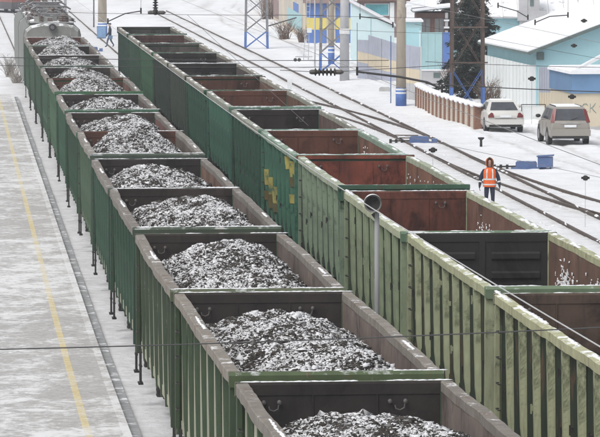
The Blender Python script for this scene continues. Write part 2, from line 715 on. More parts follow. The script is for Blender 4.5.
def end_beam_mesh(kind):
    m = MB()
    if kind == 0:
        m.prism([(-0.075, 3.3), (0.09, 3.27), (0.10, 3.44), (0.06, ZT + .005), (-0.06, ZT + .005), (-0.075, 3.45)], -1.56, 1.56, 'x')
    else:       # deeper channel-shaped beam with stiffeners
        m.box(-1.6, 1.6, -0.07, 0.10, 3.40, 3.50)
        m.box(-1.6, 1.6, 0.0, 0.05, 3.16, 3.40)
        m.box(-1.56, 1.56, 0.0, 0.11, 3.12, 3.16)
        for x in (-1.5, -0.5, 0.5, 1.5):
            m.box(x - 0.02, x + 0.02, 0.05, 0.095, 3.16, 3.40)
    me = m.mesh('end_beam')
    for p in me.polygons:       # the side towards the load carries the lining colour
        if abs(p.normal.y) > 0.5 and p.center.y < 0.0:
            p.material_index = 1
    return me


def hook_mesh():
    """pair of eyes with a hanging ring, as welded inside the end wall"""
    m = MB()
    for x in (-0.11, 0.11):
        m.blob((x, -0.04, 0), 0.035, 0.03, 0.04, random.Random(1), seg=8, rings=5, jit=0.05)
    m.tube([(-0.04, -0.05, -0.05), (-0.03, -0.06, -0.1), (0.03, -0.06, -0.12), (0.09, -0.06, -0.09), (0.1, -0.05, -0.03)], 0.011, 6)
    return m.mesh('hook')


def step_mesh():
    m = MB()
    m.beam((0, -0.17, 1.15), (0, -0.17, 0.42), 0.035, 0.05)
    m.beam((0, 0.17, 1.15), (0, 0.17, 0.42), 0.035, 0.05)
    m.beam((0, -0.19, 0.42), (0, 0.19, 0.42), 0.10, 0.035)
    m.beam((0, -0.17, 0.78), (0, 0.17, 0.78), 0.06, 0.03)
    return m.mesh('footstep')


def handrail_mesh():
    m = MB()
    m.tube([(0, -0.16, 0), (-0.05, -0.15, 0), (-0.05, 0.15, 0), (0, 0.16, 0)], 0.013, 5)
    return m.mesh('ladder_rung')


def wheel_mesh():
    return MB().lathe([(0.09, -0.09), (0.12, -0.05), (0.40, -0.02), (0.43, -0.065), (0.475, -0.06), (0.475, 0.05), (0.51, 0.06), (0.51, 0.08), (0.40, 0.08), (0.12, 0.1), (0.09, 0.12)], axis='x', n=20).mesh('wheel', True)


def bogie_mesh():
    m = MB()
    for s in (-1, 1):
        x = s * 1.02
        m.prism([(-1.2, 0.5), (-1.2, 0.72), (-0.5, 0.95), (0.5, 0.95), (1.2, 0.72), (1.2, 0.5), (0.75, 0.5), (0.4, 0.32), (-0.4, 0.32), (-0.75, 0.5)], x - 0.09, x + 0.09, 'x')
        for q in (-0.15, 0.0, 0.15):
            m.lathe([(0.075, 0.34), (0.06, 0.4), (0.075, 0.46), (0.06, 0.52), (0.075, 0.58)], (s * 1.16, q, 0), n=8)
    m.box(-1.1, 1.1, -0.22, 0.22, 0.6, 0.98)
    for y in (-0.925, 0.925):
        m.tube([(-0.95, y, 0.475), (0.95, y, 0.475)], 0.08, 10)
    return m.mesh('bogie')


def coupler_mesh():
    m = MB()
    m.box(-0.12, 0.12, 0, 0.45, 0.92, 1.16)
    m.prism([(-0.2, 0.45), (0.2, 0.45), (0.24, 0.62), (0.08, 0.60), (-0.02, 0.68), (-0.22, 0.62)], 0.88, 1.20, 'z')
    return m.mesh('coupler')


def snow_strip_mesh(seed, x, y0, y1, along='y', cover=0.5, w=0.07, h=0.028):
    r = random.Random(seed)
    m = MB()
    y = y0
    while y < y1:
        L = r.uniform(0.15, 1.3)
        if r.random() < cover:
            p = (x + r.uniform(-0.03, 0.03), y + L / 2, ZT - 0.004)
            rx, ry = w * r.uniform(0.6, 1.0), L * 0.55
            if along == 'x':
                p = (y + L / 2, x + r.uniform(-.02, .02), ZT + 0.006)
                rx, ry = ry, rx
            nb = max(2, int(L / 0.1))
            for q in range(nb):
                t = (q + 0.5) / nb - 0.5
                jx = r.uniform(-0.25, 0.25) * w
                if along == 'x':
                    c_, ax, ay = (p[0] + t * L, p[1] + jx * .4, p[2]), L / nb * 0.9, ry * r.uniform(0.6, 1.0)
                else:
                    c_, ax, ay = (p[0] + jx, p[1] + t * L, p[2]), rx * r.uniform(0.6, 1.0), L / nb * 0.9
                m.blob(c_, ax, ay, h * r.uniform(0.4, 0.9), r, seg=7, rings=3, jit=0.25)
        y += L * r.uniform(0.7, 1.2)
    return m.mesh('snow_strip', True)


def residue_mesh(seed):
    """snow clinging to the inside of the right-hand wall"""
    r = random.Random(seed)
    m = MB()
    for _ in range(6):
        y0 = r.uniform(-5, 5.8)
        for _ in range(r.randint(25, 110)):
            z = 2.35 + abs(r.gauss(0, 0.28))
            if z > 3.2:
                continue
            m.blob((1.375, y0 + r.gauss(0, 0.5), z), 0.01, abs(r.gauss(0, 0.06)) + .012, abs(r.gauss(0, .025)) + .008, r, seg=7, rings=3, jit=0.5)
    return m.mesh('snow_residue')


W = {}
for s, nm in ((-1, 'l'), (1, 'r')):
    for v in range(3):
        W['wall', s, v] = side_wall_mesh(s, v * 7 + (s > 0))
        W['chord', s, v] = chord_mesh(s, v * 7 + (s > 0))
    W['post', s] = post_mesh(s, 0.02)
    W['slimpost', s] = post_mesh(s, 0.02, 0.078)
W['end', 0], W['end', 1] = end_wall_mesh(False), end_wall_mesh(True)
W['beam', 0], W['beam', 1] = end_beam_mesh(0), end_beam_mesh(1)
W['hook'], W['step'], W['wheel'], W['bogie'], W['coupler'] = hook_mesh(), step_mesh(), wheel_mesh(), bogie_mesh(), coupler_mesh()
W['rung'] = handrail_mesh()
W['latch'] = MB().box(-0.05, 0, -0.05, 0.05, -0.04, 0.04).box(-0.075, -0.05, -0.015, 0.015, -0.09, 0.07).mesh('latch')
W['floor'] = MB().box(-1.375, 1.375, -HL + .05, HL - .05, 1.2, 1.28).mesh('floor')
W['under'] = MB().box(-0.3, 0.3, -HL - .3, HL + .3, 0.95, 1.19).box(-1.3, 1.3, -4.5, -4.1, 1.0, 1.19).box(-1.3, 1.3, 4.1, 4.5, 1.0, 1.19).mesh('underframe')
W['sill', -1] = MB().box(-1.445, -1.40, -HL + .1, HL - .1, 1.08, 1.26).mesh('side_sill')
W['sill', 1] = MB().box(1.40, 1.445, -HL + .1, HL - .1, 1.08, 1.26).mesh('side_sill')
W['corner'] = MB().prism([(-0.09, -0.1), (0.09, -0.1), (0.09, 0.1), (0.02, 0.1), (-0.09, 0.02)], 1.02, 3.44, 'z').mesh('corner_post')
for v in range(3):
    for s in (-1, 1):
        W['snow', s, v] = snow_strip_mesh(v + (s > 0) * 10, s * 1.46, -6.1, 6.1, cover=(0.12, 0.30, 0.42)[v], w=(0.045, 0.07, 0.07)[v])
    W['snowb', v] = snow_strip_mesh(40 + v, 0.0, -1.45, 1.45, 'x', cover=0.6, w=0.05, h=0.02)
    W['residue', v] = residue_mesh(v)

black_iron = mat('black_iron', (0.035, 0.033, 0.031), 0.6, 0.3, 4, metal=0.2)
iron_grey = mat('iron_grey', (0.10, 0.095, 0.09), 0.6, 0.3, 4, metal=0.2)
dark_under = mat('underframe_black', (0.025, 0.023, 0.022), 0.85, 0.3, 3)
coal_lumps_m = coal_mat('coal_lumps', True)
coal_bed_m = coal_mat('coal_bed', False)


# ---- coal heaps: three shapes, each thousands of snow-dusted lumps
def heap_z(x, y, seed):
    """tipped from the near end: full there, sloping down to the far end, crest a little right of the middle"""
    ph = seed * 1.9
    s = y / HL
    x0 = 0.14 + 0.08 * np.sin(s * 2.2 + ph)
    v = np.clip(np.where(x > x0, (x - x0) / (1.36 - x0), (x0 - x) / (1.36 + x0)), 0, 1)
    side = 1 - v ** 2.1
    far = np.clip((1 - s) / (0.75 + 0.12 * np.sin(ph * 3)), 0, 1) ** 0.85
    near = np.clip((1 + s) / 0.22, 0, 1) ** 0.6
    crest = 0.07 * np.sin(s * 4.0 + ph) + 0.05 * np.sin(s * 8.5 + ph * 2)
    z = 2.70 + 0.24 * far + 0.05 * np.sin(s * 5 + ph + x) + side * (0.22 + (0.34 + crest) * far * (0.55 + 0.45 * near))
    z = z + 0.05 * np.sin(x * 4.1 + y * 2.3 + ph) + 0.03 * np.sin(x * 9 - y * 5 + ph) + 0.04 * np.sin(x * 2.3 + y * 1.1 + ph)
    return z


def heap_meshes(seed, count):
    g = np.random.default_rng(seed)
    nx, ny = 30, 130
    X, Y = np.meshgrid(np.linspace(-1.36, 1.36, nx), np.linspace(-HL + 0.06, HL - 0.06, ny))
    Z = heap_z(X, Y, seed) + g.normal(0, 0.012, X.shape) - 0.02
    idx = np.arange(nx * ny).reshape(ny, nx)
    fs = np.stack([idx[:-1, :-1], idx[:-1, 1:], idx[1:, 1:], idx[1:, :-1]], -1).reshape(-1, 4)
    bed = bpy.data.meshes.new('coal_bed')
    bed.from_pydata(np.stack([X, Y, Z], -1).reshape(-1, 3).tolist(), [], fs.tolist())
    # lumps
    px = g.uniform(-1.35, 1.35, count)
    py = g.uniform(-HL + 0.08, HL - 0.08, count)
    pz = heap_z(px, py, seed)
    size = np.clip(g.lognormal(math.log(0.0155), 0.5, count), 0.006, 0.075)
    sx, sy, sz = (size * g.uniform(0.85, 1.5, count) for _ in range(3))
    sz *= 0.7
    base = np.array([(1, 0, 0), (0, 1, 0), (-1, 0, 0), (0, -1, 0), (0, 0, 1), (0, 0, -1)], float)
    tri = np.array([(0, 1, 4), (1, 2, 4), (2, 3, 4), (3, 0, 4), (1, 0, 5), (2, 1, 5), (3, 2, 5), (0, 3, 5)])
    jit = 1 + g.uniform(-0.2, 0.2, (count, 6, 1))
    v = base[None] * jit + g.normal(0, 0.16, (count, 6, 3))
    q = g.normal(0, 1, (count, 4))
    q /= np.linalg.norm(q, axis=1)[:, None]
    w, x, y, z = q.T
    Rm = np.stack([np.stack([1 - 2 * (y * y + z * z), 2 * (x * y - z * w), 2 * (x * z + y * w)], -1),
                   np.stack([2 * (x * y + z * w), 1 - 2 * (x * x + z * z), 2 * (y * z - x * w)], -1),
                   np.stack([2 * (x * z - y * w), 2 * (y * z + x * w), 1 - 2 * (x * x + y * y)], -1)], 1)
    v = np.einsum('nij,nkj->nki', Rm, v)
    v *= np.stack([sx, sy, sz], -1)[:, None, :]
    v += np.stack([px, py, pz], -1)[:, None, :]
    faces = (tri[None] + (np.arange(count) * 6)[:, None, None]).reshape(-1, 3)
    me = bpy.data.meshes.new('coal_lumps')
    V = v.reshape(-1, 3)
    me.vertices.add(len(V))
    me.vertices.foreach_set('co', V.astype(np.float32).ravel())
    nf = len(faces)
    me.loops.add(nf * 3)
    me.loops.foreach_set('vertex_index', faces.astype(np.int32).ravel())
    me.polygons.add(nf)
    me.polygons.foreach_set('loop_start', np.arange(0, nf * 3, 3, dtype=np.int32))
    me.polygons.foreach_set('loop_total', np.full(nf, 3, dtype=np.int32))
    me.update(calc_edges=True)
    P = V[faces]
    nrm = np.cross(P[:, 1] - P[:, 0], P[:, 2] - P[:, 0])
    nrm /= np.linalg.norm(nrm, axis=1)[:, None] + 1e-9
    patch = (np.sin(px * 5.1 + seed + np.sin(py * 2)) * np.sin(py * 3.3 + px * 1.7 + seed) * 0.30 + np.sin(py * 0.9 + seed) * 0.12
             + 0.28 * np.sin(px * 11 + 2 * np.sin(py * 4.7)) * np.sin(py * 9.1 + 2 * np.sin(px * 6)))
    thr = np.where(g.uniform(0, 1, count) + 1.25 * patch < 0.45, g.uniform(-0.55, 0.25, count), g.uniform(0.55, 1.25, count))
    sn = np.clip((nrm[:, 2] - np.repeat(thr, 8)) / 0.22, 0, 1)
    sn *= np.repeat(np.clip(g.normal(0.95, 0.22, count), 0.0, 1.0), 8)
    sn = sn.astype(np.float32)
    me.polygons.foreach_set('use_smooth', np.ones(nf, dtype=bool))
    a = me.attributes.new('snow', 'FLOAT', 'FACE')
    a.data.foreach_set('value', sn)
    return bed, me


HEAPS = [heap_meshes(k + 1, 70000) for k in range(3)]


def dull(c, k, d):
    g = 0.3 * c[0] + 0.55 * c[1] + 0.15 * c[2]
    return tuple((x * (1 - d) + g * d) * k for x in c)


def wagon(name_idx, off, y0, y1, label, group, outer, post, chord, lining, endlin, beam=0, corr=0, beamcol=None,
          load=None, load_label='', snowy=1, residue=False, seed=0, zlift=0.0):
    yc = (y0 + y1) / 2
    a, b = at(off, y0), at(off, y1)
    p = (a + b) / 2
    rz = math.atan2(-(b.x - a.x), b.y - a.y)
    L = (b - a).length - 1.12
    sy = L / (2 * HL)
    o = thing('gondola_wagon', label, 'freight wagon', (p.x, p.y, zlift), rz, group)
    o.scale = (1, sy, 1)
    k = seed % 3
    outer0 = outer
    outer, post = dull(outer, 0.34, 0.15), dull(post, 0.50 if load is not None else (0.82 if post[0] > 0.2 else 0.66), 0.24)
    if load is not None:
        outer = tuple(0.35 * a_ + 0.65 * b_ for a_, b_ in zip(outer, (0.50, 0.50, 0.38)))
    lining, endlin = dull(lining, 0.85, 0.18), dull(endlin, 0.62, 0.2)
    if load is not None:
        chord = dull(chord, 0.66, 0.35)
    beamcol = dull(beamcol, 0.7, 0.2)
    mo = mat(f'wagon_side_{group}_{name_idx}', outer, 0.7, 0.25, 1.6, (1, 1, .5), rust=0.3, dark=0.6, frost=0.08, seed=seed, bump=0.2)
    mp = mat(f'wagon_post_{group}_{name_idx}', post, 0.75, 0.18, 2.4, (1, 1, .6), rust=0.3, rustcol=tuple(c * 0.4 for c in outer0), dark=0.38, frost=0.12, seed=seed + 1, bump=0.2)
    mc = mat(f'wagon_chord_{group}_{name_idx}', chord, 0.85, 0.2, 3.0, rust=0.25, frost=0.3, snow=0.2 * snowy if load is None else 0.12, seed=seed + 2)
    ml = mat(f'wagon_lining_{group}_{name_idx}', lining, 0.85, 0.3, 1.2, (1, .7, 1), rust=0.4, rustcol=tuple(c * 0.4 for c in lining), frost=0.14, dark=0.4, seed=seed + 3)
    me_ = mat(f'wagon_endlining_{group}_{name_idx}', endlin, 0.8, 0.3, 1.0, rust=0.5, rustcol=tuple(c * 0.3 for c in endlin), dark=0.6, seed=seed + 4)
    mb = mat(f'wagon_beam_{group}_{name_idx}', beamcol or outer, 0.7, 0.2, 2.0, rust=0.2, frost=0.1, snow=0.25, seed=seed + 5)
    put('floor', W['floor'], ml, o)
    put('underframe', W['under'], dark_under, o)
    for s in (-1, 1):
        put('side_wall', W['wall', s, k], [mo, ml], o)
        put('top_chord', W['chord', s, k], mc, o)
        put('side_sill', W['sill', s], mo, o)
        for i in range(7):
            put('post', W['post' if load is None else 'slimpost', s], mp, o, (0, (i - 3) * 1.575, 0))
        for e in (-1, 1):
            c = put('corner_post', W['corner'], mp, o, (s * 1.455, e * (HL - 0.09), 0))
            c.scale = (s, -e, 1)
        sn = put('snow_strip', W['snow', s, 0 if load is not None else (2 if snowy > 1.2 else 1)], snow_mat(), o)
        sn['kind'] = 'stuff'
        for e in (-1, 1):
            put('footstep', W['step'], black_iron, o, (s * 1.47, e * (HL - 0.35), 0))
    for e in (-1, 1):
        rzz = 0 if e > 0 else math.pi
        put('end_wall', W['end', corr], [mo, me_], o, (0, e * (HL - 0.04), 0), rzz)
        put('end_beam', W['beam', beam], [mb, me_], o, (0, e * (HL - 0.01), 0), rzz)
        sb = put('snow_strip', W['snowb', (k + e) % 3], snow_mat(), o, (0, e * (HL - 0.02), 0))
        sb['kind'] = 'stuff'
        put('coupler', W['coupler'], black_iron, o, (0, e * (HL - 0.02), 0), rzz)
        bg_ = put('bogie', W['bogie'], dark_under, o, (0, e * 4.3, 0))
        for wx in (-0.79, 0.79):
            for wy in (-0.925, 0.925):
                wh = put('wheel', W['wheel'], black_iron, bg_, (wx, wy, 0.475))
                wh.scale = (1 if wx > 0 else -1, 1, 1)
        if not corr:
            for x in (-1.05, 0.75):
                put('hook', W['hook'], iron_grey, o, (x if e > 0 else -x, e * (HL - 0.08), 3.2), rzz)
    for z in (1.5, 1.95, 2.4, 2.85):
        put('ladder_rung', W['rung'], black_iron, o, (-1.5, HL - 0.45, z))
    if load is None and name_idx < 6:
        lr = random.Random(seed)
        for i in range(8):
            for q in range(lr.randint(1, 3)):
                put('latch', W['latch'], black_iron if lr.random() < .7 else mp, o, (-1.435, (i - 3.5) * 1.575 + lr.uniform(-.45, .45), lr.uniform(1.6, 3.1)))
    if residue:
        rs = put('snow_residue', W['residue', k], snow_mat(), o)
        rs['kind'] = 'stuff'
    if load is not None:
        bed, lumps = HEAPS[load % 3]
        h = put('coal_heap', bed, coal_bed_m)
        h.location = o.location + Vector((0, 0, (-.02, -.06, -.02, .02, .03, .06, .0, .06, .02, .0, .03, .0, .02)[load % 13]))
        flip = (load // 3) % 2
        h.rotation_euler = (0, 0, rz)
        h.scale = (-1 if flip and load > 3 else 1, sy, 1)
        tag(h, load_label, 'coal heap', 'snow dusted coal loads of the left train')
        lp = put('coal_lumps', lumps, coal_lumps_m, h)
        lp['kind'] = 'stuff'
    return o


ORD = ['', 'second', 'third', 'fourth', 'fifth', 'sixth', 'seventh', 'eighth', 'ninth', 'tenth', 'eleventh', 'twelfth', 'thirteenth', 'fourteenth']
g_ = srgb
# left train, nearest first: gaps between wagons along the line
LG = [46.7, 60.6, 74.4, 88.3, 101.7, 114.6, 127.3, 140.3, 152.6, 166, 179.5, 193, 206.5, 220]
#        side        post        chord       lining      end lining  beam type / colour
LEFT = [('#3f5a38', '#4c6642', '#92887a', '#76685f', '#3c3531', 0, '#5a6b45'),
        ('#3d5636', '#496440', '#9a9080', '#77675e', '#403834', 0, '#55683f'),
        ('#3a5034', '#485e40', '#988e80', '#75665c', '#3f3631', 0, '#5c6648'),
        ('#2f5a44', '#36634b', '#8d8478', '#72645b', '#453a34', 0, '#4a5a48'),
        ('#2f5c48', '#37664f', '#8d8478', '#7d5c4a', '#3f3835', 0, '#4b5b4e'),
        ('#4f6f52', '#577a5b', '#9a9286', '#6a5c52', '#6e4432', 0, '#4e5c50'),
        ('#2c5a40', '#34634a', '#8d8478', '#7a5147', '#4a3d38', 0, '#37664a'),
        ('#35684d', '#3d7054', '#938a7e', '#6f6058', '#4a403c', 0, '#3f6a50'),
        ('#4d7a58', '#568260', '#938a7e', '#7d5544', '#7a4a38', 1, '#4a8058'),
        ('#3d6a50', '#467358', '#8d8478', '#64564f', '#4a403c', 0, '#45694f'),
        ('#3f6650', '#486e58', '#8d8478', '#6a5850', '#453b38', 0, '#4d6a58'),
        ('#456c52', '#4e745c', '#8d8478', '#6a5850', '#504440', 0, '#4d6a58'),
        ('#3f6850', '#48705a', '#8d8478', '#744a40', '#744a40', 0, '#45604c')]
desc = ['olive green', 'dark olive green', 'olive green', 'dark green', 'teal green', 'pale green', 'dark green', 'mid green', 'bright green',
        'grey green', 'grey green', 'grey green', 'grey green']
for i in range(13):
    c = LEFT[i]
    if i == 0:
        lab = 'olive green coal-filled gondola wagon cut by the bottom edge, nearest of the left train'
        cl = 'snow dusted coal heap in the nearest wagon, cut by the bottom edge'
    elif i == 12:
        lab = 'grey green coal-filled gondola wagon coupled right behind the locomotive'
        cl = 'snow dusted coal heap in the wagon right behind the locomotive'
    else:
        lab = f'{desc[i]} coal-filled gondola wagon, {ORD[i]} from the bottom in the left train'
        cl = f'snow dusted coal heap in the {ORD[i]} wagon from the bottom of the left train'
    wagon(i, 0, LG[i], LG[i + 1], lab, 'loaded coal wagons of the left train', g_(c[0]), g_(c[1]), g_(c[2]), g_(c[3]), g_(c[4]),
          beam=c[5], corr=0, beamcol=g_(c[6]), load=i, load_label=cl, snowy=0.7, seed=i,
          zlift=(0, .02, -.02, .03, -.03, .05, -.03, .03, .08, -.02, .03, 0, .02)[i])

RG = [60.4, 74.0, 87.5, 101.2, 114.6, 128.2, 141.9, 155.4, 169.0, 182.8, 196.5, 210.3, 224.0, 238.0]
RIGHT = [('#2e4c2a', '#a9ae80', '#a5a585', '#6a5040', '#6b5546', 0, 0, '#7c8468'),
         ('#30502c', '#a4ac80', '#a2a484', '#745543', '#393735', 0, 1, '#76906c'),
         ('#3c6034', '#8fa078', '#a3a88e', '#7d5542', '#83442f', 0, 0, '#6a8c6c'),
         ('#35593c', '#7f9678', '#98a08c', '#84583f', '#a04a30', 1, 0, '#3e6a50'),
         ('#2b7359', '#3d8266', '#7d9080', '#805742', '#7a4630', 0, 0, '#5a9478'),
         ('#235843', '#2d634d', '#86877c', '#6a5248', '#3a302e', 0, 0, '#55816c'),
         ('#2f7058', '#3a7a62', '#8a8d82', '#785540', '#754633', 0, 0, '#5f8672'),
         ('#285a46', '#336650', '#8d8a80', '#785540', '#6e4431', 1, 0, '#316a4c'),
         ('#3a4a40', '#46564a', '#8d8a80', '#5c4f4a', '#33302f', 0, 1, '#4d5b52'),
         ('#2f463c', '#3c5044', '#8d8a80', '#5c4f4a', '#3c3836', 0, 0, '#3a5548'),
         ('#3a6e4a', '#467a56', '#8d8a80', '#6a5750', '#6e6660', 1, 1, '#3a7a50'),
         ('#325a46', '#3e6650', '#8d8a80', '#6a5048', '#6a443e', 0, 0, '#4e5e54'),
         ('#335546', '#3f6150', '#8d8a80', '#5c504a', '#56524e', 1, 0, '#3f6e54')]
rdesc = ['empty gondola wagon with cream posts cut by the right edge, nearest of the right train',
         'empty gondola wagon with cream posts and ribbed dark end wall, second of the right train',
         'empty pale green gondola wagon with red-brown lining in front of the loudspeaker pole',
         'empty grey green gondola wagon with bright rust red end wall and thick green beam',
         'empty teal gondola wagon with ochre yellow paint blotches on its side',
         'empty dark green gondola wagon, directly beyond the one with yellow blotches',
         'empty teal green gondola wagon with brown lining, seventh of the right train',
         'empty green gondola wagon with dark green end beam, eighth of the right train',
         'empty dull grey green gondola wagon with black lining, ninth of the right train',
         'empty dark gondola wagon, tenth of the right train counted from the camera',
         'empty leaf green gondola wagon, eleventh of the right train counted from the camera',
         'empty green gondola wagon with red-brown lining, last but one in the distance',
         'farthest empty green gondola wagon at the far end of the right train']
RW = []
for i in range(13):
    c = RIGHT[i]
    RW.append(wagon(i, SP, RG[i], RG[i + 1], rdesc[i], 'empty wagons of the right train', g_(c[0]), g_(c[1]), g_(c[2]), g_(c[3]), g_(c[4]),
                    beam=c[5], corr=c[6], beamcol=g_(c[7]), snowy=1.6 if i < 3 else 1, residue=i < 5, seed=i + 20,
                    zlift=(0, .02, -.03, 0.03, 0, -.02, .03, 0, .02, 0, -.02, .0, .03)[i]))

# ochre paint blotches on the teal wagon: thin patches lying on posts and wall
yp = mat('ochre_paint', g_('#99904f'), 0.75, 0.25, 3, rust=0.45, rustcol=(0.04, 0.10, 0.07))
yp2 = mat('brown_ochre_paint', g_('#5c4f2e'), 0.75, 0.25, 3, rust=0.45, rustcol=(0.04, 0.10, 0.07))
for (ya, yb, za, zb, mt) in [(-5.6, -3.9, 2.78, 3.22, yp), (-3.9, -2.3, 2.9, 3.26, yp), (-5.4, -3.6, 2.5, 2.78, yp2), (-5.5, -4.9, 2.05, 2.3, yp), (0.6, 2.2, 1.62, 2.1, yp), (2.2, 3.9, 1.78, 2.28, yp), (3.9, 5.7, 1.95, 2.42, yp), (0.9, 3.0, 1.36, 1.62, yp2), (3.0, 5.4, 1.5, 1.78, yp2)]:
    put('paint_patch', MB().box(-1.462, -1.452, ya, yb, za, zb), mt, RW[4])
    for i in range(7):
        yy = (i - 3) * 1.575
        if ya - 0.4 < yy < yb + 0.4:
            b = 0.02
            put('paint_patch', MB().add([(-1.437, yy - 0.153, za), (-1.553, yy - 0.087, za), (-1.553, yy + 0.087, za), (-1.437, yy - 0.153, zb), (-1.558 - b, yy - 0.087, zb), (-1.558 - b, yy + 0.087, zb)],
                                        [(0, 1, 4, 3), (1, 2, 5, 4)]), mt, RW[4])
# ================================================================ LOCOMOTIVE
loco_grey = mat('loco_grey_paint', (0.21, 0.215, 0.20), 0.6, 0.2, 1.5, rust=0.15, frost=0.25, snow=0.5, seed=61)
loco_roof = mat('loco_roof_paint', (0.12, 0.125, 0.125), 0.75, 0.3, 1.2, rust=0.3, frost=0.3, snow=0.75, seed=62)
loco_green = mat('loco_green_paint', (0.17, 0.18, 0.165), 0.6, 0.2, 1.5, frost=0.2, seed=63)
porcelain = mat('insulator_brown', (0.13, 0.10, 0.09), 0.35, 0.2, 4, snow=0.3, seed=64)
gear = mat('roof_gear_metal', (0.16, 0.16, 0.165), 0.55, 0.3, 3, metal=0.3, snow=0.4, seed=65)


def insulator_mesh(n=4, r=0.13, h=0.08):
    prof = [(r * 0.3, 0)]
    for i in range(n):
        z = i * h
        prof += [(r * 0.38, z + 0.1 * h), (r, z + 0.35 * h), (r * 0.95, z + 0.55 * h), (r * 0.38, z + 0.85 * h)]
    prof.append((r * 0.3, n * h))
    return MB().lathe(prof, n=10).mesh('insulator', True)


INS = insulator_mesh()


def pantograph(parent, y, up=False):
    p = put('pantograph', MB().tube([(-0.85, -0.6, 0), (-0.85, 0.6, 0), (0.85, 0.6, 0), (0.85, -0.6, 0), (-0.85, -0.6, 0)], 0.05, 6), gear, parent, (0, y, 4.55))
    h = 0.35
    for s in (-1, 1):
        m = MB()
        m.tube([(s * 0.75, -0.5, 0.05), (s * 0.7, 1.1, h * .6), (s * 0.65, -0.2, h)], 0.035, 6)
        m.tube([(s * 0.75, 0.5, 0.05), (s * 0.7, -1.1, h * .6), (s * 0.65, 0.2, h)], 0.035, 6)
        put('pantograph_arm', m, gear, p)
    for yy in (-0.25, 0.25):
        put('collector_shoe', MB().tube([(-1.05, yy, h - .1), (-0.8, yy, h + .04), (0.8, yy, h + .04), (1.05, yy, h - .1)], 0.05, 6), gear, p)
    for sx in (-0.8, 0.8):
        for sy in (-0.55, 0.55):
            put('insulator', INS, porcelain, p, (sx, sy, -0.32))
    return p


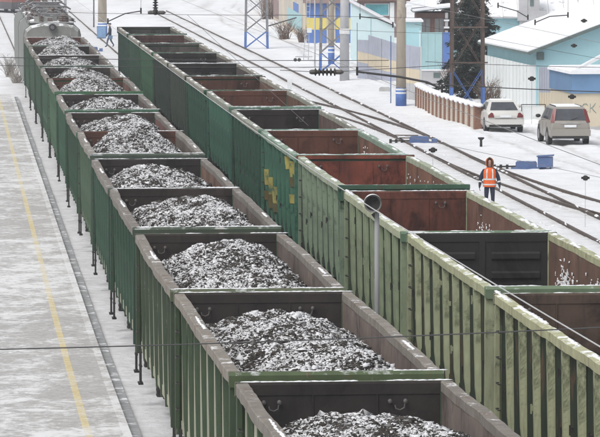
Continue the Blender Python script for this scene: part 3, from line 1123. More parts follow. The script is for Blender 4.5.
def locomotive(y0, label):
    Lh = 16.4
    a, b = at(0, y0), at(0, y0 + Lh)
    o = thing('electric_locomotive', label, 'locomotive', (a.x, a.y, 0), math.atan2(-(b.x - a.x), b.y - a.y), 'locomotive sections heading the coal train')
    # body with a rounded roof edge
    prof = [(-1.5, 1.1), (-1.52, 3.5), (-1.45, 3.8), (-1.2, 4.0), (-0.6, 4.1), (0.6, 4.1), (1.2, 4.0), (1.45, 3.8), (1.52, 3.5), (1.5, 1.1)]
    m = MB().prism(prof, 0.9, Lh - 0.3, 'y')
    put('body', m, loco_green, o)
    # end face and brow
    m = MB()
    ring = [(-1.47, 1.1), (-1.49, 3.45), (-1.42, 3.78), (-1.15, 4.0), (-0.6, 4.12), (0.6, 4.12), (1.15, 4.0), (1.42, 3.78), (1.49, 3.45), (1.47, 1.1)]
    n = len(ring)
    vs = [(x, 0.9, z) for x, z in ring] + [(x * 0.97, 0.35 if z > 2.4 else 0.05, z) for x, z in ring]
    vs += [(x * 0.93, 0.2 if z > 2.4 else 0.02, 1.1 + (z - 1.1) * 0.96) for x, z in ring]
    fs = []
    for k in (0, n):
        fs += [(k + i, k + i + 1, k + n + i + 1, k + n + i) for i in range(n - 1)]
    fs.append(tuple(2 * n + i for i in range(n)))
    m.add(vs, fs)
    put('cab', m, loco_grey, o)
    for x0, x1 in ((-1.2, -0.1), (0.1, 1.2)):
        put('windscreen', MB().add([(x0, 0.17, 2.45), (x1, 0.17, 2.45), (x1, 0.19, 3.2), (x0, 0.19, 3.2)], [(0, 1, 2, 3)]), glass_mat('loco_glass'), o)
    lamp = put('headlight', MB().lathe([(0.12, 0.0), (0.215, 0.0), (0.225, 0.35), (0.17, 0.5)], (0, -0.05, 3.93), 'y', 18), gear, o)
    put('lens', MB().lathe([(0.01, -0.02), (0.165, -0.02), (0.165, 0.01)], (0, -0.06, 3.93), 'y', 18), glass_mat('lamp_glass', (0.03, 0.03, 0.035)), lamp)
    put('lens_ring', MB().lathe([(0.075, -0.03), (0.11, -0.03), (0.11, 0.0), (0.075, 0.0)], (0, -0.062, 3.93), 'y', 14), gear, lamp)
    put('roof', MB().box(-1.15, 1.15, 1.1, Lh - .5, 4.08, 4.16), loco_roof, o)
    r = random.Random(int(y0))
    # lengthwise bus bars on insulators, boxes, fans
    for s in (-1, 1):
        put('handrail', MB().tube([(s * 1.22, 0.8, 4.2), (s * 1.22, Lh - 0.6, 4.2)], 0.03, 6), gear, o)
        ys = np.linspace(1.6, Lh - 1.2, 9)
        for y in ys:
            i_ = put('insulator', INS, porcelain, o, (s * 0.55, y, 4.16))
            i_.scale = (1, 1, r.uniform(0.8, 1.2))
        put('bus_bar', MB().tube([(s * 0.55, y, 4.5 + 0.05 * (k % 2)) for k, y in enumerate(ys)], 0.025, 6), gear, o)
    for k in range(10):
        y = 1.5 + k * 1.45 + r.uniform(-0.3, 0.3)
        w, d, h = r.uniform(0.3, 0.75), r.uniform(0.3, 0.8), r.uniform(0.15, 0.5)
        x = r.uniform(-0.6, 0.6)
        m = MB().box(x - w / 2, x + w / 2, y - d / 2, y + d / 2, 4.16, 4.16 + h)
        m.box(x - w / 2 + .05, x + w / 2 - .05, y - d / 2 + .05, y + d / 2 - .05, 4.16 + h, 4.2 + h)
        put('roof_box', m, loco_roof if k % 2 else loco_grey, o)
    for k in range(44):
        y = r.uniform(1.2, Lh - 0.8)
        x = r.choice([-1, 1]) * r.uniform(0.5, 1.15)
        if k % 2:
            i_ = put('insulator', INS, porcelain, o, (x, y, 4.12))
            i_.scale = (r.uniform(0.8, 1.3),) * 2 + (r.uniform(0.6, 1.4),)
        else:
            w, d, h = r.uniform(0.15, 0.4), r.uniform(0.2, 0.6), r.uniform(0.08, 0.35)
            put('roof_box', MB().prism([(x - w / 2, 4.05), (x + w / 2, 4.05), (x + w / 2, 4.12 + h), (x, 4.18 + h), (x - w / 2, 4.12 + h)], y - d / 2, y + d / 2, 'y'), r.choice([loco_roof, loco_grey, gear]), o)
    for k in range(6):
        y = 2.2 + k * 2.3
        s = 1 if k % 2 else -1
        put('fan_hood', MB().lathe([(0.42, 0), (0.42, 0.1), (0.3, 0.2), (0.1, 0.22)], (s * 0.85, y, 4.1), n=14), loco_grey, o)
        put('conduit', MB().tube([(-0.9 * s, y, 4.2), (-0.4 * s, y + 0.3, 4.45), (0.3 * s, y + 0.2, 4.5), (0.7 * s, y - 0.2, 4.3)], 0.03, 5), gear, o)
    pantograph(o, 3.4)
    pantograph(o, Lh - 3.2)
    # a tall insulator column with switch blades
    for y in (5.6, 8.6, 11.0):
        c = put('insulator', INS, porcelain, o, (0.15, y, 4.16))
        c.scale = (1.3, 1.3, 2.2)
        put('switch_blade', MB().beam((-0.5, y, 4.9), (0.7, y + 0.2, 4.86), 0.05, 0.05), gear, o)
    for e in (2.8, Lh - 3.2):
        bgo = put('bogie', W['bogie'], dark_under, o, (0, e, 0.0))
        for wx in (-0.79, 0.79):
            for wy in (-0.925, 0.925):
                put('wheel', W['wheel'], black_iron, bgo, (wx, wy, 0.475))
    return o


locomotive(222.6, 'grey electric locomotive with round headlight at the head of the coal train')
locomotive(239.6, 'second locomotive section with cluttered roof gear, cut by the top edge')

# red-brown freight wagons standing far away at the top left
far_red = mat('far_red_paint', (0.24, 0.10, 0.085), 0.8, 0.2, 1.0, frost=0.2, snow=0.4, seed=70)
far_dark = mat('far_dark_paint', (0.09, 0.09, 0.095), 0.85, 0.2, 1.0, frost=0.25, seed=71)
o = thing('boxcar', 'dull red boxcar with dark lower side at the far top left corner', 'freight wagon', (-29.6, 420, 0), R(25))
m = MB().prism([(-1.5, 1.0), (-1.5, 3.6), (-1.1, 4.0), (0, 4.2), (1.1, 4.0), (1.5, 3.6), (1.5, 1.0)], -7, 7, 'y')
put('body', m, far_red, o)
put('lower_side', MB().box(-1.52, 1.52, -7.02, 7.02, 0.3, 1.0), far_dark, o)
put('door', MB().box(1.521, 1.56, -1.2, 1.2, 1.1, 3.4), far_red, o)
for e in (-4.5, 4.5):
    bgo = put('bogie', W['bogie'], dark_under, o, (0, e, 0.0))
    for wx in (-0.79, 0.79):
        for wy in (-0.925, 0.925):
            put('wheel', W['wheel'], black_iron, bgo, (wx, wy, 0.475))

# ================================================================ MASTS AND POLES
conc = mat('pole_concrete', (0.42, 0.405, 0.385), 0.9, 0.15, 2.0, (1, 1, .4), rust=0.15, rustcol=(0.28, 0.25, 0.22), frost=0.1, seed=80)
conc_grey = mat('pole_concrete_grey', (0.47, 0.47, 0.485), 0.9, 0.12, 2.0, (1, 1, .4), frost=0.15, seed=81)
conc_beige = mat('pole_concrete_beige', (0.42, 0.37, 0.30), 0.9, 0.15, 2.0, (1, 1, .4), rust=0.2, rustcol=(0.26, 0.21, 0.16), seed=82)
blue_p = mat('mast_blue_paint', (0.075, 0.16, 0.42), 0.6, 0.2, 3.0, rust=0.15, frost=0.12, seed=83)
white_p = mat('white_band_paint', (0.72, 0.74, 0.75), 0.7, 0.1, 3.0, seed=84)
grey_steel = mat('mast_grey_steel', (0.22, 0.225, 0.24), 0.6, 0.25, 3.0, rust=0.25, metal=0.2, seed=85)
brown_steel = mat('mast_brown_steel', (0.105, 0.075, 0.062), 0.7, 0.3, 3.0, rust=0.4, seed=86)
wire_m = mat('wire_dark', (0.05, 0.05, 0.052), 0.6, 0.1, 3.0, bump=0)
wire_light = mat('wire_light', (0.42, 0.42, 0.42), 0.5, 0.1, 3.0, bump=0)


def concrete_pole(x, y, r0, h, label, m, base_h=0.0, bands=(), extra=None):
    o = thing('catenary_pole', label, 'pole', (x, y, -0.15), 0, 'concrete catenary poles')
    k = lambda z: r0 * (1 - 0.028 * z)
    put('shaft', MB().lathe([(k(0), base_h), (k(h / 2), h / 2), (k(h), h)], n=16).mesh('shaft', True), m, o)
    if base_h:
        put('painted_base', MB().lathe([(r0 + 0.02, 0), (r0 + 0.02, base_h)], n=16).mesh('painted_base', True), blue_p, o)
    for z in bands:
        put('painted_band', MB().lathe([(r0 + 0.026, z), (r0 + 0.026, z + 0.09)], n=16), white_p, o)
    if extra:
        extra(o)
    return o


def box_plate(o):
    put('number_plate', MB().box(-0.30, 0.30, -0.30, -0.27, 2.9, 3.22), mat('plate_white', (0.66, 0.66, 0.66), 0.6), o)
    put('clamp', MB().lathe([(0.285, 2.95), (0.285, 3.0)], n=16), grey_steel, o)
    put('clamp', MB().lathe([(0.285, 3.12), (0.285, 3.17)], n=16), grey_steel, o)


concrete_pole(2.63, 251, 0.29, 11, 'thick pale grey concrete pole with white plate, left of the lilac sheet fence', conc_grey, extra=box_plate)
concrete_pole(5.22, 219.3, 0.26, 11, 'beige concrete pole with blue and white painted base near the brick fence', conc_beige, 1.05, (0.93, 0.75))
concrete_pole(-15.8, 340, 0.36, 11, 'beige concrete pole with blue base beside the walking person in the distance', conc_beige, 1.1, (1.1,))
concrete_pole(2.05, 278.5, 0.19, 11, 'slim beige pole with blue ringed base behind the lattice mast', conc_beige, 1.25, (0.85, 1.1))
concrete_pole(-21.2, 384, 0.14, 11, 'thin grey pole rising behind the right side of the locomotive', conc_grey)
concrete_pole(-17.7, 365, 0.07, 9, 'thin dark signal post left of the beige pole in the distance', grey_steel)


def lattice(x, y, rz, w0, w1, dep, h, label, steel, blue_h, nseg, arm=None, leg_w=0.13, br=0.055):
    o = thing('lattice_mast', label, 'lattice mast', (x, y, -0.15), rz, 'steel lattice catenary masts')
    for sx in (-1, 1):
        for sy in (-1, 1):
            p0 = Vector((sx * w0 / 2, sy * dep / 2, 0))
            p1 = Vector((sx * w1 / 2, sy * dep / 2, h))
            pm = p0.lerp(p1, blue_h / h)
            leg = put('leg', MB().beam(pm, p1, leg_w, leg_w), steel, o)
            put('painted_foot', MB().beam(p0, pm, leg_w + .005, leg_w + .005), blue_p, leg)
    zs = np.linspace(0.15, h, nseg + 1)
    for i in range(nseg):
        za, zb = zs[i], zs[i + 1]
        wa, wb = w0 + (w1 - w0) * za / h, w0 + (w1 - w0) * zb / h
        for sy in (-1, 1):
            y_ = sy * dep / 2
            mm = blue_p if za < blue_h * 0.75 else steel
            put('brace', MB().beam((-wa / 2, y_ - 0.03, za), (wb / 2, y_ - 0.03, zb), br, br), mm, o)
            put('brace', MB().beam((wa / 2, y_ + 0.03, za), (-wb / 2, y_ + 0.03, zb), br, br), mm, o)
        for sx in (-1, 1):
            put('brace', MB().beam((sx * wa / 2, -dep / 2, za), (sx * wb / 2, dep / 2, zb), 0.05, 0.05), blue_p if za < blue_h * 0.75 else steel, o)
    if arm:
        arm(o)
    return o


def arm1(o):
    put('bracket_arm', MB().tube([(0.75, 0, 1.7), (2.9, -0.3, 2.35)], 0.05, 6), wire_m, o)


lattice(-3.17, 309.4, R(4), 1.62, 1.3, 0.7, 10, 'grey lattice mast with blue feet standing alone in the snow', grey_steel, 1.3, 8, arm1)
lattice(2.0, 263.4, R(3), 1.48, 1.25, 0.7, 10, 'dark lattice mast with blue feet, half hidden by the thick grey pole', grey_steel, 1.3, 8)
lattice(8.05, 204.5, R(12), 1.58, 1.45, 0.32, 10, 'rusty brown lattice mast with blue braced foot in front of the conifer', brown_steel, 1.7, 4,
        lambda o: [put('cross_bar', MB().beam((-0.9, -0.26, z), (0.95, -0.26, z), 0.07, 0.07), brown_steel, o) for z in (4.6, 2.9)], leg_w=0.10, br=0.026)

# signal mast with ladder left of the second lattice mast
o = thing('signal_mast', 'slim grey signal mast with ladder and white box by the blue and yellow wall', 'signal', (0.95, 272, -0.15))
put('post', MB().tube([(0, 0, 0), (0, 0, 7)], 0.05, 8), conc_grey, o)
for x in (-0.42, -0.72):
    put('ladder_rail', MB().tube([(x, 0, 0.6), (x * 0.6, 0, 6)], 0.022, 5), conc_grey, o)
for k in range(14):
    z = 0.8 + k * 0.36
    put('rung', MB().tube([(-0.42 + 0.03 * z * 0.9, 0, z), (-0.72 + 0.05 * z, 0, z)], 0.018, 5), conc_grey, o)
put('relay_box', MB().box(-0.5, -0.2, -0.2, 0.0, 2.35, 2.65), white_p, o)
put('platform', MB().box(-1.25, -0.15, -0.3, 0.3, 0.78, 0.84), conc_grey, o)
for x in (-1.25, -1.0):
    put('lamp', MB().lathe([(0.02, -0.12), (0.1, -0.1), (0.12, 0.05), (0.05, 0.14)], (x, -0.25, 0.62), 'y', 10), wire_m, o)

# loudspeaker on a post between the trains
p = at(2.78, 81)
o = thing('loudspeaker_pole', 'grey post with round horn loudspeaker between the two trains', 'loudspeaker', (1.47, 81, -0.1))
put('post', MB().tube([(0, 0, 0), (0, 0, 4.5)], [0.052, 0.045], 12).mesh('post', True), mat('post_grey', (0.24, 0.245, 0.25), 0.6, 0.12, 2.0, (1, 1, .3), seed=90), o)
hn = put('horn', MB().lathe([(0.075, 0.30), (0.125, 0.2), (0.155, 0.0), (0.17, -0.03), (0.165, -0.035), (0.14, 0.0), (0.09, 0.16), (0.03, 0.17)], (-0.08, -0.12, 4.66), 'y', 24).mesh('horn', True),
         mat('horn_grey', (0.15, 0.15, 0.145), 0.6, 0.15, 4, seed=91), o)
put('cone', MB().lathe([(0.005, 0.05), (0.06, 0.02), (0.13, 0.0), (0.135, 0.03)], (-0.08, -0.12, 4.66), 'y', 20), mat('horn_black', (0.02, 0.02, 0.02), 0.7), hn)
put('hood', MB().add(*(lambda n: ([(-0.08 + r * math.cos(a), yy, 4.66 + r * math.sin(a)) for yy, r in ((-0.19, 0.172), (0.1, 0.172)) for a in [math.pi * (0.05 + 0.9 * k / n) for k in range(n + 1)]],
                                    [(k, k + 1, n + 2 + k, n + 1 + k) for k in range(n)]))(12)), mat('horn_hood', (0.26, 0.26, 0.25), 0.6, 0.15, 4, snow=0.4, seed=92), hn)
put('bracket', MB().beam((-0.08, 0.02, 4.46), (0.0, 0.0, 4.36), 0.06, 0.06), black_iron, o)

# ---- overhead line: contact wires, cross wires, arms, insulators
def wire(pts, r, label, m=None, name='overhead_wire', cat='wire', sag=0.0):
    a, b = Vector(pts[0]), Vector(pts[-1])
    if len(pts) == 2 and sag:
        pts = [a.lerp(b, t) - Vector((0, 0, sag * 4 * t * (1 - t))) for t in np.linspace(0, 1, 17)]
    o = put(name, MB().tube(pts, r, 5), m or wire_m)
    return tag(o, label, cat, 'overhead line wires' if cat == 'wire' else None)


wire([at(0.70, y, 5.75) for y in range(30, 262, 4)], 0.008, 'thin pale contact wire running along the gap between the two trains', wire_light)
wire([at(SP + 0.1, y, 5.8) for y in range(40, 262, 4)], 0.007, 'contact wire hanging over the empty wagons of the right train', mat('wire_mid', (0.2, 0.2, 0.2), 0.5, bump=0))
wire([at(T3 + 0.1, y, 5.9) for y in range(60, 330, 6)], 0.007, 'contact wire hanging over the free track on the right', MATS['wire_mid'])


def cross(a, b, r, label, sag=0.04, m=None):
    a, b = Vector(a), Vector(b)
    d = b - a
    return wire([a - d * 0.08, b + d * 0.08], r, label, m, sag=sag)


cross((-3.26, 46.0, 5.41), (3.26, 46.0, 5.65), 0.0075, 'dark cross wire spanning low over the platform and nearest wagons', 0.03)
cross((-10.59, 150.0, 4.93), (2.12, 150.0, 4.82), 0.013, 'upper of two dark cross wires over the far coal wagons', 0.05)
cross((-10.73, 152.0, 4.57), (2.15, 152.0, 4.52), 0.010, 'lower of two dark cross wires over the far coal wagons', 0.05)
cross((3.89, 118.0, 5.3), (8.89, 118.0, 5.08), 0.014, 'thick dark cross wire above the parked cars', 0.03)
cross((3.95, 120.0, 5.84), (9.04, 120.0, 5.69), 0.008, 'thin cross wire in front of the cyan house wall', 0.03)
cross((-11.15, 158.0, 6.39), (0.0, 158.0, 6.21), 0.008, 'thin cross wire over the locomotive roof', 0.06)
cross((-0.4, 168.0, 5.97), (6.72, 168.0, 5.83), 0.007, 'thin cross wire before the pale cyan shed', 0.03)
cross((1.17, 166.0, 5.46), (6.64, 166.0, 5.26), 0.007, 'thin cross wire before the tall lilac sheet fence', 0.03)
cross((4.28, 140.0, 6.27), (10.54, 140.0, 5.11), 0.006, 'thin slanting wire across the snowy roof of the cyan house', 0.02)
cross((3.17, 112.0, 4.1), (8.98, 112.0, 2.88), 0.006, 'thin slanting wire crossing over the worker', 0.02, MATS['wire_mid'])
cross((-2.96, 120.0, 6.97), (0.0, 120.0, 4.26), 0.006, 'thin slanting stay wire before the far snow field', 0.0, MATS['wire_mid'])


def arm(pts, r, label):
    P = [Vector(q) for q in pts]
    o = thing('registration_arm', label, 'registration arm', P[0], 0, 'bent registration arms of the overhead line')
    Q = [q - P[0] for q in P]
    put('tube', MB().tube(Q, r, 7), wire_m, o)
    for q in (Q[0], Q[-1]):
        put('clamp', MB().beam(q - Vector((0, 0, 0.10)), q + Vector((0, 0, 0.12)), 0.06, 0.06), black_iron, o)
    put('dropper', MB().tube([Q[-1], Q[-1] + Vector((0, 0, 1.3))], 0.007, 5), wire_m, o)
    return o


arm([(-7.32, 162.0, 5.86), (-6.67, 162.0, 6.16), (-6.06, 162.0, 6.26)], 0.022, 'bent dark arm above the far end of the empty train')
arm([(3.67, 168.0, 5.56), (3.04, 168.0, 5.82), (2.37, 168.0, 5.89)], 0.022, 'bent dark arm before the pale cyan shed wall')
arm([(3.78, 113.0, 5.38), (3.38, 113.0, 5.56), (2.66, 113.0, 5.7), (1.52, 113.0, 5.84)], 0.03, 'thick bent dark arm beside the beige concrete pole')
arm([(8.29, 178.0, 6.1), (9.08, 178.0, 5.87), (9.54, 178.0, 5.6)], 0.022, 'bent dark arm before the grey chimney')
arm([(9.51, 172.0, 5.55), (10.11, 172.0, 5.8), (10.84, 172.0, 5.85)], 0.022, 'bent dark arm above the snowy roof of the cyan house')


def insulator_string(c, axis, n, r, label):
    o = thing('insulator_string', label, 'insulator', c, 0, 'disc insulators of the overhead line')
    for k in range(n):
        t = (k - (n - 1) / 2) * r * 0.95
        me = MB().lathe([(0.03, -0.5 * r), (0.05, -0.3 * r), (r, -0.1 * r), (r * 0.95, 0.12 * r), (0.05, 0.25 * r), (0.03, 0.5 * r)], axis=axis, n=14).mesh('disc', True)
        put('disc', me, black_iron, o, (t, 0, 0) if axis == 'x' else (0, 0, t))
    L = n * r * 0.5 + 0.25
    for s in (-1, 1):
        d = Vector((1, 0, 0)) if axis == 'x' else Vector((0, 0, 1))
        put('end_fitting', MB().lathe([(0.045, 0), (0.07, 0.06), (0.07, 0.2), (0.03, 0.28)], tuple(d * (s * n * r * 0.5) - d * 0.1), axis, 10), iron_grey, o)
    return o


insulator_string((0.71, 120.0, 5.56), 'x', 6, 0.115, 'black disc insulator string hanging across above the right train')
wire([(-0.56, 120.0, 5.61), (0.51, 120.0, 5.56)], 0.009, 'short wire left of the black disc insulator string')
wire([(0.93, 120.0, 5.57), (1.61, 120.0, 5.6), (4.52, 120.0, 5.78)], 0.009, 'wire running right from the black disc insulator string')
insulator_string((-5.1, 150.0, 6.76), 'z', 5, 0.10, 'hanging insulator string at the top edge over the empty train')
o = insulator_string((-5.09, 149.9, 6.5), 'x', 5, 0.07, 'flat insulator across the foot of the hanging string at the top edge')
for (P, drop, lab) in [((10.02, 150.0, 6.21), False, 'small black wire clamp seen above the snowy roof near the right edge'), ((9.67, 150.0, 5.33), False, 'small black wire clamp seen against the cyan gable'),
                       ((7.56, 118.0, 4.95), False, 'black double wire clamp above the parked SUV'), ((7.54, 112.0, 3.07), True, 'round wire clamp with dropper near the right edge above the snow'),
                       ((3.51, 112.0, 3.81), True, 'round wire clamp with dropper left of the worker'), ((6.66, 122.0, 5.29), True, 'small wire clamp with dropper before the white planks')]:
    o = thing('wire_clamp', lab, 'wire clamp', P, 0, 'clamps on the overhead wires')
    put('body', MB().lathe([(0.02, -0.07), (0.06, -0.06), (0.07, 0.0), (0.06, 0.05), (0.02, 0.07)], n=10), black_iron, o)
    put('lug', MB().box(-0.11, 0.11, -0.02, 0.02, -0.03, 0.03), black_iron, o)
    if drop:
        put('dropper', MB().tube([(0, 0, 0), (0, 0, -1.3)], 0.0045, 5), MATS['wire_mid'], o)

# ================================================================ YARD EQUIPMENT
machine_blue = mat('machine_blue', (0.09, 0.14, 0.28), 0.6, 0.2, 4, frost=0.15, snow=0.3, seed=95)


def point_machine(x, y, rz, label, big=True):
    o = thing('point_machine', label, 'point machine', (x, y, -0.08), rz, 'blue point machines beside the free track')
    put('motor_case', MB().prism([(-0.42, 0.08), (0.42, 0.08), (0.42, 0.26), (0.36, 0.32), (-0.36, 0.32), (-0.42, 0.26)], -0.2, 0.2, 'y'), machine_blue, o)
    put('base_frame', MB().box(-0.6, 0.6, -0.24, 0.24, 0.0, 0.08), machine_blue, o)
    put('cable_box', MB().box(0.55, 0.78, -0.16, 0.16, 0.0, 0.22), machine_blue, o)
    for yy in (-0.1, 0.1):
        put('throw_rod', MB().tube([(-0.42, yy, 0.12), (-1.3, yy, 0.10)], 0.03, 6), black_iron, o)
    for xx in (-0.75, -1.0, -1.25):
        put('rod_bracket', MB().box(xx - 0.05, xx + 0.05, -0.16, 0.16, 0.02, 0.18), black_iron, o)
    return o


point_machine(5.2, 185.2, R(-4), 'blue point machine in the snow left of the short dwarf post')
point_machine(8.9, 166.8, R(-3), 'blue point machine in the snow right behind the worker')
o = thing('relay_cabinet', 'small tilted blue cabinet in the snow below the parked SUV', 'cabinet', (9.62, 166.3, -0.08), R(-10))
put('case', MB().box(-0.28, 0.28, -0.2, 0.2, 0.12, 0.52), machine_blue, o)
put('lid', MB().prism([(-0.32, 0.52), (0.32, 0.56), (0.32, 0.61), (-0.32, 0.57)], -0.24, 0.24, 'y'), machine_blue, o)
for x in (-0.2, 0.2):
    put('leg', MB().box(x - 0.03, x + 0.03, -0.05, 0.05, 0, 0.12), machine_blue, o)
o = thing('dwarf_post', 'short dark post with flared top in the snow before the white sedan', 'post', (7.78, 182.3, -0.08))
put('stem', MB().lathe([(0.06, 0), (0.05, 0.3)], n=10), black_iron, o)
put('head', MB().lathe([(0.05, 0.3), (0.13, 0.36), (0.14, 0.42), (0.02, 0.43)], n=12), black_iron, o)
# row of dark chairs along a guard bar in the snow, left of the worker
o = thing('guard_bar', 'row of dark rail fastenings along a bar left of the worker', 'rail fastening', (5.35, 157.6, -0.08), R(-2))
put('bar', MB().box(-0.65, 0.65, -0.05, 0.05, 0.0, 0.06), rail_side, o)
for k in range(6):
    put('fastening', MB().box(-0.62 + k * 0.23, -0.5 + k * 0.23, -0.4, -0.1, 0.0, 0.14), black_iron, o)
for k, (x0, y0, x1, y1) in enumerate([(2.6, 190.5, 4.2, 190.2), (2.9, 188.2, 4.9, 188.0)]):
    o = put('point_rod', MB().tube([(x0 + 1.3, y0, 0.0), (x1 + 1.1, y1, 0.0)], 0.03, 6), rail_side)
    tag(o, ('farther' if k == 0 else 'nearer') + ' of two thin rods crossing between the rails at the switch', 'rod', 'switch rods')
o = put('signal_box', MB().prism([(-0.12, -0.1), (0.12, -0.1), (0.13, 0.9), (0.0, 0.97), (-0.13, 0.9)], -0.1, 0.1, 'y'), white_p, None, (-0.57, 233, -0.1))
tag(o, 'small white marker post beside the rails beyond the empty train', 'marker post')
o = put('cable_box', MB().prism([(-0.3, 0), (0.3, 0), (0.3, 0.28), (0.22, 0.36), (-0.22, 0.36), (-0.3, 0.28)], -0.3, 0.3, 'y'), mat('box_concrete', (0.45, 0.45, 0.44), 0.9, snow=0.9, seed=97), None, (4.7, 236, -0.1))
tag(o, 'low concrete box with snow on top left of the beige pole', 'cable box')
o = put('thin_post', MB().tube([(0, 0, 0), (0, 0, 3.6)], 0.03, 6), machine_blue, None, (4.75, 222.2, -0.1))
tag(o, 'thin blue post in the snow left of the beige concrete pole', 'post')
# ================================================================ BUILDINGS
cyan = mat('cyan_wall', (0.36, 0.58, 0.63), 0.85, 0.07, 0.8, frost=0.12, seed=100, bump=0.05)
cyan_pale = mat('pale_cyan_wall', (0.56, 0.70, 0.72), 0.85, 0.06, 0.8, frost=0.15, seed=101, bump=0.05)
teal_soft = mat('soft_teal_wall', (0.34, 0.52, 0.54), 0.85, 0.08, 0.8, frost=0.12, seed=102, bump=0.05)
lilac = mat('lilac_sheet', (0.37, 0.39, 0.46), 0.7, 0.10, 0.9, frost=0.15, seed=103, bump=0.05)
beige = mat('beige_sheet', (0.58, 0.51, 0.39), 0.8, 0.08, 0.9, frost=0.12, seed=104, bump=0.05)
white_board = mat('white_board', (0.74, 0.77, 0.77), 0.85, 0.08, 1.2, (1, 1, .3), rust=0.12, rustcol=(0.40, 0.40, 0.38), seed=105, bump=0.05)
board_gap = mat('board_grey', (0.60, 0.64, 0.64), 0.85, 0.1, 1.2, seed=106)
strong_blue = mat('strong_blue_wall', (0.10, 0.19, 0.46), 0.75, 0.1, 1.0, frost=0.08, seed=107)
kiosk_blue = mat('kiosk_blue', (0.13, 0.24, 0.40), 0.65, 0.1, 1.0, frost=0.08, seed=108)
yellow_w = mat('yellow_wall', (0.66, 0.55, 0.16), 0.8, 0.08, 1.0, seed=109)
brown_w = mat('brown_wood', (0.15, 0.09, 0.075), 0.85, 0.2, 1.5, (1, 1, .4), seed=110)
mauve_w = mat('mauve_roof', (0.26, 0.19, 0.18), 0.85, 0.15, 1.0, frost=0.2, seed=111)
grey_w = mat('grey_render', (0.44, 0.44, 0.45), 0.9, 0.12, 1.0, frost=0.2, rust=0.1, seed=112)
dark_eave = mat('eave_dark', (0.12, 0.16, 0.155), 0.8, 0.2, 2.0, seed=113)
pale_mural = mat('pale_mural_wall', (0.50, 0.46, 0.40), 0.85, 0.12, 0.4, frost=0.15, seed=114)
slate_roof = mat('corrugated_roof', (0.42, 0.42, 0.43), 0.85, 0.1, 1.0, snow=0.75, seed=115)
teal_pane = glass_mat('teal_pane', (0.08, 0.30, 0.34), 0.3)
pane_m = glass_mat('window_pane', (0.16, 0.16, 0.16), 0.25)


# ---- cyan house with snowy roof (axis a = local +y going away, b = local +x going right)
HX, HY = 11.77, 211.8
hrz = math.atan2(1.76, 15.6)
house = thing('cyan_house', 'long cyan house with snow covered gable roof behind the parked cars', 'house', (HX, HY, -0.1), hrz)
HLN, HW, HE, HS = 15.6, 10.0, 3.22, 0.372
m = MB()
m.box(0, HW, 0.0, HLN, 0, HE)
m.prism([(0, HE), (HW, HE), (HW / 2, HE + HS * HW / 2)], 0, HLN, 'y')
put('wall', m, cyan, house)
for sgn in (0, 1):
    rows = 9
    half = HW / 2 + 0.45
    for k in range(rows):
        x0, x1 = -0.45 + half * k / rows, -0.45 + half * (k + 1) / rows + 0.04
        z0, z1 = HE + HS * (x0) + 0.035, HE + HS * (x1) + 0.018
        if sgn:
            x0, x1 = HW - x0, HW - x1
        vs = [(x0, -0.4, z0), (x1, -0.4, z1), (x1, HLN + 0.4, z1), (x0, HLN + 0.4, z0)]
        th = 0.10
        put('roof_sheet', MB().add(vs + [(a, b, c + th) for a, b, c in vs], [(0, 1, 2, 3), (7, 6, 5, 4), (0, 4, 5, 1), (1, 5, 6, 2), (2, 6, 7, 3), (3, 7, 4, 0)]),
            snow_mat('roof_snow'), house)
put('eave_board', MB().box(-0.47, -0.42, -0.4, HLN + .4, HE - 0.22, HE - 0.11), dark_eave, house)
for s in (0, 1):
    a = (-0.45, -0.41, HE - 0.17) if s == 0 else (HW + 0.45, -0.41, HE - 0.17)
    put('verge_board', MB().beam(a, (HW / 2, -0.41, HE + HS * HW / 2 + .02), 0.06, 0.16), dark_eave, house)
put('downpipe_box', MB().box(0.02, 0.38, -0.14, -0.005, HE - 0.5, HE - 0.12), dark_eave, house)
put('vent', MB().box(4.6, 5.0, -0.06, -0.005, 3.2, 3.45), dark_eave, house)

# white plank fence along the house
fence = thing('plank_fence', 'white fence of upright planks along the side of the cyan house', 'fence', (HX, HY, -0.1), hrz)
for k in range(14):
    y0 = 0.1 + k * 1.06
    put('plank', MB().box(-0.30, -0.24, y0, y0 + 0.80, 0.05, 2.45), white_board, fence)
    put('post', MB().box(-0.275, -0.15, y0 + 0.82, y0 + 1.04, 0.0, 2.40), board_gap, fence)
put('end_board', MB().box(-0.30, 0.0, 0.02, 0.07, 0.05, 2.45), white_board, fence)
put('rail', MB().box(-0.235, -0.20, 0.08, 15, 0.5, 0.6), board_gap, fence)
put('rail', MB().box(-0.235, -0.20, 0.08, 15, 1.9, 2.0), board_gap, fence)

